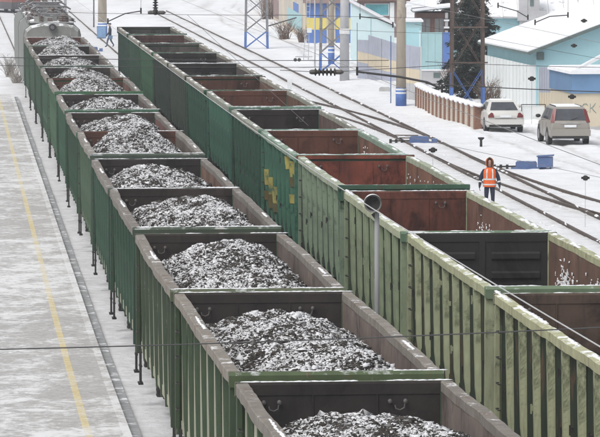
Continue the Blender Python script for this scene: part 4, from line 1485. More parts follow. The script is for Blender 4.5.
# lilac and beige sheet fence right of it
def sheet_fence(name, label, a, b, panels, group='sheet metal fences painted lilac and beige'):
    """panels: (t0, t1, [(z0 left, z0 right, z1 left, z1 right, material), ...])"""
    a, b = Vector(a), Vector(b)
    d = b - a
    o = thing(name, label, 'fence', (a.x, a.y, -0.1), math.atan2(d.y, d.x), group)
    L = d.length
    for t0, t1, bands in panels:
        x0, x1 = t0 * L, t1 * L - 0.03
        for (zl0, zr0, zl1, zr1, mt) in bands:
            # corrugated: thin upright folds
            n = max(4, int((x1 - x0) / 0.055))
            vs, fs = [], []
            for i in range(n + 1):
                t = i / n
                x = x0 + (x1 - x0) * t
                yy = 0.012 if i % 2 else -0.012
                z0, z1 = zl0 + (zr0 - zl0) * t, zl1 + (zr1 - zl1) * t
                vs += [(x, yy, z0), (x, yy, z1), (x, 0.04, z0), (x, 0.04, z1)]
            for i in range(n):
                k = i * 4
                fs += [(k, k + 4, k + 5, k + 1), (k + 2, k + 3, k + 7, k + 6), (k + 1, k + 5, k + 7, k + 3), (k, k + 2, k + 6, k + 4)]
            fs += [(0, 1, 3, 2), (n * 4, n * 4 + 2, n * 4 + 3, n * 4 + 1)]
            put('panel', MB().add(vs, fs), mt, o)
    for t in sorted({p[0] for p in panels} | {panels[-1][1]}):
        top = panels[0][2][0][3]
        put('post', MB().box(t * L - 0.035, t * L + 0.005, 0.045, 0.11, 0, top), board_gap, o)
    return o


sheet_fence('sheet_fence', 'lilac over beige sheet fence between the white planks and the blue kiosk', (11.72, 208.2, 0), (13.5, 207.9, 0),
            [(0, 0.37, [(1.25, 1.25, 2.50, 2.47, lilac), (0, 0, 1.245, 1.245, beige)]), (0.37, 0.62, [(1.25, 1.2, 2.47, 2.45, lilac), (0, 0, 1.245, 1.195, beige)]),
             (0.62, 1.0, [(1.2, 1.2, 2.45, 2.42, lilac), (0, 0, 1.195, 1.195, beige)])])
sheet_fence('sheet_fence', 'tall lilac sheet fence with slanting beige band right of the thick grey pole', (3.42, 253.5, 0), (5.75, 251.5, 0),
            [(0, 0.28, [(1.75, 1.62, 2.42, 2.42, lilac), (1.12, 1.0, 1.745, 1.615, beige), (0, 0, 1.115, 0.995, lilac)]),
             (0.28, 0.62, [(1.62, 1.4, 2.72, 2.5, lilac), (0.85, 0.65, 1.615, 1.395, beige), (0, 0, 0.845, 0.645, lilac)]),
             (0.62, 1.0, [(1.4, 1.2, 2.5, 2.25, lilac), (0.65, 0.45, 1.395, 1.195, beige), (0, 0, 0.645, 0.445, lilac)])])
sheet_fence('sheet_fence', 'narrow lilac sheet panel with beige band right behind the beige pole', (5.5, 227.6, 0), (6.35, 225.4, 0),
            [(0, 0.45, [(1.75, 1.72, 3.0, 2.95, lilac), (0.95, 0.92, 1.745, 1.715, beige), (0, 0, 0.945, 0.915, grey_w)]),
             (0.45, 1.0, [(1.72, 1.70, 2.95, 2.9, lilac), (0.92, 0.90, 1.715, 1.695, beige), (0, 0, 0.915, 0.895, grey_w)])])

# ---- beige kiosk with blue band at the right edge
k_ = thing('kiosk', 'beige kiosk with blue upper band and graffiti at the right edge', 'kiosk', (12.62, 196.6, -0.1), hrz)
put('wall', MB().box(0, 6, 0, 6, 0, 1.70), beige, k_)
put('blue_band', MB().box(-0.05, 6.05, -0.08, 6.05, 1.705, 2.60), kiosk_blue, k_)
put('snow_cap', MB().prism([(-0.15, 2.605), (6.15, 2.605), (6.15, 2.76), (6.0, 2.82), (0.0, 2.80), (-0.12, 2.74)], -0.2, 6.1, 'y'), snow_mat(), k_)
put('plinth', MB().box(-0.04, 6.04, -0.06, -0.005, 0, 0.16), grey_w, k_)
put('stay_beam', MB().beam((0.25, 0.3, 2.78), (3.2, 0.3, 4.35), 0.12, 0.12), white_p, k_)
put('snow_lid', MB().beam((0.25, 0.3, 2.87), (3.2, 0.3, 4.44), 0.16, 0.07), snow_mat(), k_)
graf = mat('graffiti_paint', (0.17, 0.22, 0.21), 0.8, 0.2, 3)
strokes = {'C': [[(.30, .36), (.22, .44), (.10, .42), (.02, .28), (.03, .13), (.12, .03), (.24, .04), (.31, .11)]],
           'K': [[(.42, .45), (.40, .02)], [(.66, .47), (.54, .30), (.41, .21)], [(.47, .25), (.58, .12), (.70, .0)]],
           't': [[(.95, .44), (.93, .18), (.97, .04), (1.06, .02)], [(.84, .30), (.95, .33), (1.07, .32)]]}
for key, lines in strokes.items():
    for ln in lines:
        put('graffiti', MB().tube([(0.42 + x, -0.004, 0.78 + z) for x, z in ln], [.012] + [.021] * (len(ln) - 2) + [.010], 5), graf, k_)

# board on black hoop between the cars
o = thing('hoop_sign', 'white board under a black metal hoop between the two parked cars', 'sign board', (10.42, 199.6, -0.1), R(3))
put('hoop', MB().tube([(0, 0, 0), (0, 0, 1.05), (1.12, 0, 1.05), (1.12, 0, 0)], 0.03, 6), black_iron, o)
put('board', MB().box(0.04, 1.08, 0.02, 0.05, 0.12, 0.98), white_board, o)
put('snow_heap', MB().blob((0.55, 0.0, 0.02), 0.75, 0.45, 0.34, random.Random(3), seg=12, rings=6, jit=0.12), snow_mat(), o)

# ---- blue and yellow wall building
b_ = thing('blue_yellow_building', 'flat building with broad blue and yellow bands behind the lattice mast', 'building', (0.52, 322, -0.1), 0)
for z0, z1, mt in ((0, 1.05, strong_blue), (1.055, 1.95, yellow_w), (1.955, 3.05, strong_blue)):
    put('wall_band', MB().box(0, 3.5, 0, 5, z0, z1), mt, b_)
for x in (1.5, 2.05):
    put('pilaster', MB().box(x, x + 0.12, -0.05, -0.005, 0, 3.05), pale_mural, b_)
put('roof', MB().prism([(-0.3, 3.06), (3.8, 3.06), (3.8, 3.2), (1.7, 3.9), (-0.3, 3.5)], -0.4, 5.3, 'y'), mauve_w, b_)
put('roof_snow', MB().prism([(-0.3, 3.505), (1.7, 3.905), (3.8, 3.205), (3.8, 3.3), (1.7, 4.0), (-0.3, 3.6)], -0.38, 5.3, 'y'), snow_mat(), b_)

# ---- long pale mural wall running away on the left of it
a = Vector((0.42, 326.5, 0)); b = Vector((-3.9, 424, 0)); d = b - a
w_ = thing('mural_wall', 'long pale wall with faded murals running away behind the bushes', 'wall', (a.x, a.y, -0.1), math.atan2(-d.x, d.y))
npan = 24
for k in range(npan):
    L = d.length / npan
    put('panel', MB().box(0, 0.25, k * L, (k + 1) * L - 0.05, 0, 3.4), pale_mural if k % 5 else beige, w_)
for k, (y0, y1, z0, z1, mt) in enumerate([(6, 34, 0.5, 1.9, teal_soft), (12, 22, 1.9, 2.6, strong_blue), (52, 70, 0.3, 2.0, mauve_w), (74, 92, 1.0, 3.0, mauve_w)]):
    put('mural_patch', MB().box(-0.012, -0.004, y0, y1, z0, z1), mt, w_)
put('coping', MB().box(-0.05, 0.3, 0, d.length, 3.405, 3.5), snow_mat(), w_)

# ---- pale cyan shed
s_ = thing('pale_shed', 'pale cyan shed with a roof sloping down to the right behind the lilac fence', 'shed', (3.46, 284.5, -0.1), R(0))
put('wall', MB().prism([(0, 0), (2.85, 0), (2.85, 2.35), (0, 3.85)], 0, 7, 'y'), cyan_pale, s_)
put('roof', MB().prism([(-0.1, 3.91), (2.95, 2.30), (2.95, 2.36), (-0.1, 3.97)], -0.15, 7.1, 'y'), grey_w, s_)
put('snow_cap', MB().prism([(-0.1, 3.975), (2.95, 2.365), (2.95, 2.48), (-0.1, 4.09)], -0.13, 7.1, 'y'), snow_mat(), s_)
put('batten', MB().box(1.25, 1.29, -0.03, -0.004, 0, 3.0), teal_soft, s_)

# ---- brown house with a large teal window
t_ = thing('teal_window_house', 'mauve brown house with one wide teal window at the top edge', 'house', (4.1, 336, -0.1), 0)
put('wall', MB().box(0, 4.3, 0, 6, 0, 2.9), mauve_w, t_)
put('roof', MB().prism([(-0.3, 2.905), (4.6, 2.905), (4.6, 3.05), (2.1, 4.2), (-0.3, 3.05)], -0.4, 6.3, 'y'), brown_w, t_)
win = put('window', MB().box(1.0, 2.95, -0.06, -0.005, 1.75, 2.72), white_p, t_)
put('pane', MB().box(1.07, 2.88, -0.085, -0.062, 1.82, 2.66), teal_pane, win)
put('pilaster', MB().box(3.0, 3.35, -0.08, -0.005, 0.5, 2.8), white_board, t_)

# ---- cyan wall, brown porch house, gate with blue door
c_ = thing('cyan_garage', 'small cyan garage wall right behind the beige concrete pole', 'garage', (6.45, 262, -0.1), 0)
put('wall', MB().box(0, 1.05, 0, 5, 0, 3.25), teal_soft, c_)
put('door_panel', MB().box(0.12, 0.92, -0.03, -0.004, 0.1, 2.9), cyan, c_)
put('snow_cap', MB().box(-0.1, 1.15, -0.15, 5.1, 3.255, 3.36), snow_mat(), c_)

p_ = thing('brown_porch_house', 'dark brown wooden house with curtained windows and snowy shed roofs', 'house', (7.35, 268, -0.1), 0)
put('wall', MB().box(0, 2.0, 0, 5, 0, 3.66), brown_w, p_)
for x0 in (0.22, 1.1):
    wn = put('window', MB().box(x0, x0 + 0.68, -0.05, -0.005, 2.25, 3.35), brown_w, p_)
    for q in range(2):
        put('pane', MB().box(x0 + 0.05 + q * 0.31, x0 + 0.31 + q * 0.31, -0.06, -0.052, 2.32, 3.28), pane_m, wn)
put('roof', MB().prism([(-0.25, 3.70), (2.25, 3.98), (2.25, 4.04), (-0.25, 3.76)], -0.5, 5.2, 'y'), dark_eave, p_)
put('snow_cap', MB().prism([(-0.25, 3.765), (2.25, 4.045), (2.25, 4.17), (-0.25, 3.9)], -0.52, 5.2, 'y'), snow_mat(), p_)
put('porch_roof', MB().prism([(-0.9, 3.95), (0.55, 4.22), (0.55, 4.36), (-0.9, 4.1)], 0.6, 3, 'y'), snow_mat(), p_)
for z in (2.7, 3.15):
    put('vent_pipe', MB().box(1.72, 2.05, -0.4, -0.06, z, z + 0.1), snow_mat(), p_)
for z in (2.2, 2.8, 3.3):
    put('stove_pipe', MB().lathe([(0.1, z), (0.1, z + 0.38)], (1.88, -0.25, 0), n=10), grey_w, p_)

g_o = thing('yard_gate', 'soft teal sheet gate with blue wicket door left of the brown lattice mast', 'gate', (7.1, 250.5, -0.1), 0)
for k in range(3):
    put('panel', MB().box(0.03 + k * 0.42, 0.03 + k * 0.42 + 0.41, 0, 0.05, 0.3, 2.95), teal_soft, g_o)
put('door', MB().box(1.31, 1.74, -0.03, 0.03, 0.25, 2.95), strong_blue, g_o)
put('post', MB().box(1.75, 1.84, -0.05, 0.06, 0.0, 3.05), cyan_pale, g_o)
put('post', MB().box(-0.08, 0.02, -0.05, 0.06, 0.0, 3.05), cyan_pale, g_o)
lw = thing('low_wall', 'low grey wall with a dark hatch below the teal gate', 'wall', (6.75, 246, -0.1), 0)
put('wall', MB().box(0, 2.1, 0, 0.3, 0, 0.85), grey_w, lw)
put('hatch', MB().box(0.98, 1.38, -0.03, -0.004, 0.45, 0.76), dark_eave, lw)
put('snow_cap', MB().box(-0.03, 2.13, -0.04, 0.33, 0.855, 0.93), snow_mat(), lw)

# ---- large cyan building far behind with grey roof and chimney block
f_ = thing('far_cyan_building', 'large cyan building with grey corrugated roof and chimney behind the house', 'building', (8.9, 290, -0.1), 0)
put('wall', MB().box(0, 12, 0, 10, 0, 2.75), cyan, f_)
for k in range(12):
    x0 = -0.3 + k * 1.05
    put('roof_sheet', MB().add([(x0, -0.5, 2.76), (x0 + 1.03, -0.5, 2.76), (x0 + 1.03, 6, 5.4), (x0, 6, 5.4), (x0, -0.5, 2.90), (x0 + 1.03, -0.5, 2.86), (x0 + 1.03, 6, 5.5), (x0, 6, 5.54)],
                               [(0, 3, 2, 1), (4, 5, 6, 7), (0, 1, 5, 4), (1, 2, 6, 5), (2, 3, 7, 6), (3, 0, 4, 7)]), slate_roof, f_)
ch = put('chimney', MB().box(6.05, 7.4, -0.6, 0.9, 2.2, 5.2), grey_w, f_)
put('ledge', MB().box(5.9, 7.9, -0.75, 1.0, 2.6, 3.3), grey_w, ch)
put('flue', MB().box(6.75, 7.0, -0.64, -0.605, 3.6, 4.2), dark_eave, ch)

# ---- brick pier fence with snow on top
brick_m = mat('fence_brick', (0.26, 0.14, 0.10), 0.9, 0.25, 6.0, frost=0.12, seed=120)
cream_m = mat('fence_cream', (0.52, 0.46, 0.39), 0.9, 0.12, 2.0, frost=0.1, seed=121)
fpts = [Vector((6.12, 219.0, 0)), Vector((6.50, 212.0, 0)), Vector((7.02, 206.4, 0)), Vector((7.75, 199.6, 0)), Vector((8.22, 196.2, 0))]
bf = tag(bpy.data.objects.new('brick_fence', None), 'low fence of red brick piers and cream panels with snow on top', 'fence')
C.objects.link(bf)
cum = [0]
for i in range(len(fpts) - 1):
    cum.append(cum[-1] + (fpts[i + 1] - fpts[i]).length)


def along(s):
    for i in range(len(fpts) - 1):
        if s <= cum[i + 1] or i == len(fpts) - 2:
            t = (s - cum[i]) / (cum[i + 1] - cum[i])
            return fpts[i].lerp(fpts[i + 1], t), (fpts[i + 1] - fpts[i]).normalized()


pier_me = MB().box(-0.17, 0.17, -0.2, 0.2, 0, 1.16).mesh('pier')
course_me = MB().box(-0.178, 0.178, -0.207, 0.207, 0.0, 0.055).mesh('brick_course')
cap_me = MB().blob((0, 0, 0), 0.26, 0.75, 0.10, random.Random(4), seg=10, rings=5, jit=0.15).mesh('snow_cap', True)
npier = 16
for k in range(npier):
    s = cum[-1] * k / (npier - 1)
    P, D = along(s)
    rz = math.atan2(-D.x, D.y)
    pr = put('pier', pier_me, brick_m, bf, (P.x, P.y, -0.1), rz)
    for q in range(10):
        put('brick_course', course_me, brick_m, pr, (0, 0, 0.06 + q * 0.11))
    if k < npier - 1:
        P2, _ = along(cum[-1] * (k + 1) / (npier - 1))
        mid = (P + P2) / 2
        L = (P2 - P).length
        put('panel', MB().box(-0.12, 0.12, -L / 2 + 0.21, L / 2 - 0.21, 0.05, 1.08), cream_m, bf, (mid.x, mid.y, -0.1), rz)
        put('snow_cap', cap_me, snow_mat(), bf, (mid.x, mid.y, 1.03), rz)
    put('snow_cap', cap_me, snow_mat(), bf, (P.x, P.y, 1.09), rz)

# ================================================================ VEGETATION
needle_m = foliage_mat('spruce_needles', (0.008, 0.017, 0.013), (0.028, 0.045, 0.032), 0.08)
bark_m = mat('spruce_bark', (0.07, 0.05, 0.04), 0.95, 0.3, 4)
twig_m = mat('twig_brown', (0.17, 0.12, 0.095), 0.9, 0.3, 5, frost=0.2, bump=0)
frost_twig = mat('twig_frosted', (0.33, 0.31, 0.28), 0.9, 0.2, 5, bump=0)


def spruce(x, y, h, rad, label, seed, z_low=0.15, density=1.0):
    g = np.random.default_rng(seed)
    o = thing('spruce_tree', label, 'tree', (x, y, -0.1), 0, 'dark spruce trees among the houses')
    m = MB()
    m.tube([(0, 0, 0), (0.03, 0, h * 0.4), (0, 0.02, h * 0.8), (0, 0, h)], [0.16, 0.11, 0.05, 0.01], 8)
    Vs, Fs = [], []
    n_wh = int(h / 0.17)
    for w in range(n_wh):
        t = w / n_wh
        z = z_low * h + (1 - z_low) * h * t
        Rr = rad * (1 - t) ** 0.62 * g.uniform(0.7, 1.12) + 0.06
        for _ in range(int(g.integers(5, 9))):
            a = g.uniform(0, 6.283)
            L = Rr * g.uniform(0.6, 1.15)
            tip = np.array([math.cos(a) * L, math.sin(a) * L, -L * g.uniform(0.10, 0.40)])
            m.tube([(0, 0, z), (tip[0] * .5, tip[1] * .5, z + tip[2] * .35), (tip[0], tip[1], z + tip[2])], [0.022, 0.014, 0.005], 4, cap=False)
            nn = int(80 * density * L / rad) + 14
            for q in range(nn):
                s = g.uniform(0.12, 1.0)
                c = np.array([0, 0, z]) + tip * s + np.array([0, 0, 0.05 * math.sin(s * 3)]) + g.normal(0, 0.05 + 0.06 * (1 - s), 3)
                d = np.array([math.cos(a + g.normal(0, .8)), math.sin(a + g.normal(0, .8)), g.uniform(-0.7, 0.25)])
                d /= np.linalg.norm(d)
                sd = np.cross(d, g.normal(0, 1, 3))
                sd /= np.linalg.norm(sd) + 1e-9
                ln, wd = g.uniform(0.09, 0.22), g.uniform(0.018, 0.042)
                k = len(Vs)
                Vs += [tuple(c - sd * wd), tuple(c + sd * wd), tuple(c + d * ln + sd * wd * .4), tuple(c + d * ln - sd * wd * .4)]
                Fs.append((k, k + 1, k + 2, k + 3))
    put('trunk', m, bark_m, o)
    put('crown', MB().add(Vs, Fs), needle_m, o)['kind'] = 'stuff'
    return o


spruce(9.35, 229.5, 6.7, 1.95, 'dense dark spruce standing behind the brown lattice mast', 3, z_low=0.05, density=2.4)
spruce(9.9, 283, 6.5, 1.3, 'farther dark spruce rising above the brown wooden house', 5)


def shrub(x, y, h, spread, n, label, seed, mt, nm='leafless_shrub'):
    r = random.Random(seed)
    o = thing(nm, label, 'shrub', (x, y, -0.12), 0, 'leafless shrubs')
    m = MB()
    for _ in range(n):
        a = r.uniform(0, 6.283)
        L = h * r.uniform(0.5, 1.1)
        out = spread * r.uniform(0.2, 1.0)
        bx, by = r.uniform(-.3, .3) * spread, r.uniform(-.3, .3) * spread
        pts = [(bx, by, 0), (bx + math.cos(a) * out * .35, by + math.sin(a) * out * .35, L * .5), (bx + math.cos(a) * out, by + math.sin(a) * out, L)]
        m.tube(pts, [0.02, 0.012, 0.004], 4, cap=False)
        for _ in range(5):
            t = r.uniform(0.35, 1.0)
            p0 = Vector(pts[1]).lerp(Vector(pts[2]), (t - .35) / .65)
            b = a + r.uniform(-1.6, 1.6)
            l2 = L * r.uniform(0.12, 0.35)
            p1 = p0 + Vector((math.cos(b) * l2 * .7, math.sin(b) * l2 * .7, l2 * r.uniform(0.3, 0.9)))
            m.tube([p0, p1], [0.009, 0.003], 3, cap=False)
    put('twigs', m, mt, o)['kind'] = 'stuff'
    return o


shrub(-1.2, 332, 1.5, 1.2, 80, 'brown leafless shrub at the foot of the pale mural wall', 1, twig_m)
shrub(0.1, 323.5, 1.2, 0.7, 60, 'brown leafless shrub at the left corner of the blue and yellow building', 2, twig_m)
shrub(-3.0, 392, 2.2, 1.8, 90, 'tall brown shrub far away by the mural wall at the top edge', 3, twig_m)
shrub(9.9, 221.5, 1.3, 1.1, 90, 'dry brown weeds before the white planks behind the sedan', 4, twig_m)
shrub(9.3, 207.5, 1.0, 0.8, 70, 'dry weeds between the brick fence and the white sedan', 5, twig_m)
shrub(8.6, 240, 1.6, 0.9, 70, 'grey brown shrub in front of the low grey wall', 6, twig_m)
shrub(-16.6, 249, 0.9, 0.7, 60, 'pale frosted shrub left of the locomotive', 7, frost_twig)
shrub(-17.7, 259, 1.2, 0.8, 70, 'frosted shrub beside the track, left of the locomotive roof', 8, frost_twig)
shrub(-18.9, 246, 0.4, 0.5, 40, 'low frosted bush in the snow at the left edge', 9, frost_twig)

# ================================================================ CARS
tyre_m = mat('tyre_rubber', (0.02, 0.02, 0.02), 0.9, 0.2, 6, frost=0.15)
rim_m = mat('wheel_rim', (0.32, 0.32, 0.33), 0.4, 0.1, 4, metal=0.6)
red_glass = glass_mat('tail_red', (0.16, 0.025, 0.025), 0.25)
plastic = mat('black_plastic', (0.03, 0.03, 0.03), 0.6, 0.1, 4)


def car(name, label, x, y, rz, paint, dirt, kind):
    o = thing(name, label, 'car', (x, y, -0.07), rz, 'cars parked by the yard fence')
    pm = mat('car_paint_' + kind, paint, 0.35, 0.05, 1.0, rust=0.1, rustcol=dirt, frost=0.1, seed=3 if kind == 'suv' else 5, bump=0)
    if kind == 'sedan':
        st = [(-2.26, .74, .40, .78), (-2.22, .82, .32, .90), (-2.10, .855, .27, 0.985), (-1.7, .87, .23, 1.0), (-0.8, .875, .21, .99), (0.4, .875, .21, .96), (1.2, .87, .22, .92), (1.8, .85, .25, .85), (2.15, .78, .3, .74), (2.25, .66, .42, .64)]
        base, roof = (-1.72, 1.18, .80, .985), (-1.02, 0.28, .60, 1.42)
        wy, wr = (-1.32, 1.32), 0.31
    else:
        st = [(-2.22, .78, .48, .98), (-2.18, .85, .40, 1.06), (-2.0, .885, .33, 1.09), (-0.8, .89, .28, 1.08), (0.5, .89, .28, 1.05), (1.2, .885, .28, 1.02), (1.75, .87, .32, .95), (2.1, .80, .38, .84), (2.22, .68, .5, .70)]
        base, roof = (-2.13, 1.2, .84, 1.06), (-1.88, 0.42, .68, 1.66)
        wy, wr = (-1.32, 1.32), 0.35
    vs, fs = [], []
    for (yy, w, b, t) in st:
        half = [(w * .9, b), (w, b + .12), (w, b + (t - b) * .6), (w * .965, t - .07), (w * .86, t)]
        vs += [(-a, yy, c) for a, c in half] + [(a, yy, c) for a, c in reversed(half)]
    n = 10
    for i in range(len(st) - 1):
        for k in range(n):
            fs.append((i * n + k, i * n + (k + 1) % n, (i + 1) * n + (k + 1) % n, (i + 1) * n + k))
    fs += [tuple(range(n)), tuple((len(st) - 1) * n + k for k in range(n - 1, -1, -1))]
    body = MB().add(vs, fs).mesh('body', True)
    body.set_sharp_from_angle(angle=R(38))
    bo = put('body', body, pm, o)
    # greenhouse
    (y0, y1, bw, bz), (ry0, ry1, rw, rz_) = base, roof
    B = [Vector((-bw, y0, bz - .02)), Vector((bw, y0, bz - .02)), Vector((bw, y1, bz - .04)), Vector((-bw, y1, bz - .04))]
    T = [Vector((-rw, ry0, rz_ - .05)), Vector((rw, ry0, rz_ - .05)), Vector((rw, ry1, rz_ - .05)), Vector((-rw, ry1, rz_ - .05))]
    U = [Vector((p.x * .84, p.y * (0.9 if p.y > 0 else .93), rz_)) for p in T]
    m = MB().add(B + T + U, [(0, 1, 5, 4), (1, 2, 6, 5), (2, 3, 7, 6), (3, 0, 4, 7), (4, 5, 9, 8), (5, 6, 10, 9), (6, 7, 11, 10), (7, 4, 8, 11), (8, 9, 10, 11)])
    cabin = put('cabin', m, pm, o)
    gm = glass_mat('car_glass', (0.055, 0.06, 0.07), 0.08)

    def pane(i, j, u0, u1, v0, v1, name, mt=gm, lift=0.012):
        def q(u, v):
            lo, hi = B[i].lerp(B[j], u), T[i].lerp(T[j], u)
            return lo.lerp(hi, v)
        P = [q(u0, v0), q(u1, v0), q(u1, v1), q(u0, v1)]
        nn = (P[1] - P[0]).cross(P[3] - P[0]).normalized()
        c = sum(P, Vector()) / 4
        if nn.dot(c - Vector((0, (y0 + y1) / 2, 1.2))) < 0:
            nn = -nn
        P2 = [p + nn * lift for p in P]
        put(name, MB().add(P + P2, [(0, 1, 2, 3), (4, 5, 6, 7), (0, 1, 5, 4), (1, 2, 6, 5), (2, 3, 7, 6), (3, 0, 4, 7)]), mt, cabin)
    pane(0, 1, .09, .91, .08, .93, 'rear_window')
    pane(2, 3, .08, .92, .08, .93, 'windscreen')
    for i, j, sgn in ((1, 2, 1), (3, 0, -1)):
        us = [(.10, .32), (.35, .62), (.65, .90)] if kind == 'suv' else [(.16, .46), (.50, .84)]
        if sgn < 0:
            us = [(1 - b, 1 - a) for a, b in us]
        for a, b in us:
            pane(i, j, a, b, .10, .90, 'side_window')
    put('snow_on_roof', MB().add([(p.x * .95, p.y * .95, rz_ + 0.004) for p in U] + [(p.x * .85, p.y * .88, rz_ + 0.035) for p in U],
                                [(0, 1, 5, 4), (1, 2, 6, 5), (2, 3, 7, 6), (3, 0, 4, 7), (4, 5, 6, 7)]), snow_mat(), o)
    put('wiper', MB().beam(B[0].lerp(B[1], .5).lerp(T[0].lerp(T[1], .5), .08) + Vector((0, -.03, 0)), B[0].lerp(B[1], .72).lerp(T[0].lerp(T[1], .72), .3) + Vector((0, -.03, 0)), .015, .015), plastic, cabin)
    # tail
    ry = st[0][0]
    if kind == 'sedan':
        for s in (-1, 1):
            put('tail_light', MB().prism([(s * .52, .70), (s * .80, .70), (s * .80, .80), (s * .66, .93), (s * .58, .90)], ry - 0.035, ry + .03, 'y'), red_glass, o)
        put('bumper', MB().prism([(-.84, .38), (.84, .38), (.85, .55), (.80, .60), (-.80, .60), (-.85, .55)], ry - .07, ry + .1, 'y'), pm, o)
        put('number_plate', MB().box(-.26, .26, ry - .03, ry - .012, .70, .81), white_p, o)
        put('valance', MB().box(-.74, .74, ry - .02, ry + .2, .26, .38), plastic, o)
        put('trunk_seam', MB().box(-.50, .50, ry - .025, ry - .005, .655, .668), plastic, o)
    else:
        for s in (-1, 1):
            put('tail_light', MB().add([(s * .70, ry + .03, 1.0), (s * .86, ry + .05, 1.0), (s * .70, ry + .30, 1.56), (s * .58, ry + .28, 1.58),
                                        (s * .70, ry - .01, 1.0), (s * .87, ry + .02, 1.0), (s * .72, ry + .265, 1.56), (s * .58, ry + .235, 1.58)],
                                       [(0, 1, 2, 3), (4, 5, 6, 7), (0, 1, 5, 4), (1, 2, 6, 5), (2, 3, 7, 6), (3, 0, 4, 7)]), red_glass, o)
            put('roof_rail', MB().tube([(s * .56, -1.6, 1.68), (s * .56, .2, 1.68)], .02, 6), plastic, o)
        put('bumper', MB().prism([(-.87, .42), (.87, .42), (.88, .66), (.82, .72), (-.82, .72), (-.88, .66)], ry - .08, ry + .1, 'y'), pm, o)
        put('number_plate', MB().box(-.26, .26, ry - .03, ry - .012, .79, .90), white_p, o)
        put('valance', MB().box(-.78, .78, ry - .03, ry + .2, .30, .42), plastic, o)
        put('handle_trim', MB().box(-.42, .42, ry - .03, ry - .008, .955, .985), mat('trim_silver', (.5, .5, .5), .3, metal=.5), o)
    for s in (-1, 1):
        for yd in (-1.0, 0.05, 1.05):
            put('door_seam', MB().box(s * (st[3][1] + .001), s * (st[3][1] + .006), yd - .008, yd + .008, st[3][2] + .16, st[3][3] - .12), plastic, o)
        put('mirror', MB().blob((s * 1.0, 0.75, bz + .1), .12, .07, .085, random.Random(2), seg=8, rings=5, jit=.04), pm if kind == 'sedan' else plastic, o)
        for yy in wy:
            wx = s * (st[3][1] - .09)
            wh = put('wheel', MB().lathe([(wr * .62, -.09), (wr * .93, -.105), (wr, -.07), (wr, .07), (wr * .93, .105), (wr * .62, .09)], (0, 0, 0), 'x', 20).mesh('tyre', True), tyre_m, o, (wx, yy, wr))
            put('rim', MB().lathe([(.03, -.112), (wr * .6, -.10), (wr * .63, 0), (wr * .6, .10), (.03, .112)], axis='x', n=16), rim_m, wh)
            put('wheel_arch', MB().lathe([(wr * 1.16, -.02), (wr * 1.16, .02)], (s * (st[3][1] - .012), yy, wr + .02), 'x', 20), plastic, o)
    return o


car('sedan_car', 'dirty white sedan with red triangular tail lights parked by the brick fence', 9.22, 196.0, R(4.2), (0.56, 0.55, 0.525), (0.34, 0.31, 0.28), 'sedan')
car('suv_car', 'beige SUV with tall red tail lights parked before the graffiti kiosk', 11.5, 185.5, R(4.6), (0.285, 0.265, 0.235), (0.20, 0.185, 0.165), 'suv')

# ================================================================ PEOPLE
def skin_mesh(verts, edges, root=0, sub=2):
    me = bpy.data.meshes.new('tmp_skin')
    me.from_pydata([v[:3] for v in verts], edges, [])
    o = bpy.data.objects.new('tmp_skin', me)
    C.objects.link(o)
    md = o.modifiers.new('skin', 'SKIN')
    for i, v in enumerate(verts):
        sv = me.skin_vertices[0].data[i]
        r = v[3]
        sv.radius = r if isinstance(r, tuple) else (r, r)
        sv.use_root = (i == root)
    md.branch_smoothing = 0.3
    ss = o.modifiers.new('sub', 'SUBSURF')
    ss.levels = ss.render_levels = sub
    out = bpy.data.meshes.new_from_object(o.evaluated_get(bpy.context.evaluated_depsgraph_get()))
    bpy.data.objects.remove(o)
    out.polygons.foreach_set('use_smooth', [True] * len(out.polygons))
    return out


navy = mat('navy_cloth', (0.022, 0.03, 0.055), 0.9, 0.25, 8)
dark_cloth = mat('dark_cloth', (0.03, 0.04, 0.06), 0.9, 0.25, 8)
skin_c = mat('skin', (0.40, 0.23, 0.17), 0.6, 0.08, 8)
boot_m = mat('boot_black', (0.015, 0.015, 0.015), 0.6, 0.2, 8)
vest_m = mat('orange_vest', (0.72, 0.13, 0.03), 0.7, 0.12, 7, bump=0.3)
hood_m = mat('orange_hood', (0.66, 0.17, 0.05), 0.85, 0.2, 12, bump=0.5)
band_m = mat('reflective_band', (0.62, 0.63, 0.62), 0.35, 0.06, 10)
glove_m = mat('glove_dark', (0.025, 0.03, 0.04), 0.9, 0.2, 8)


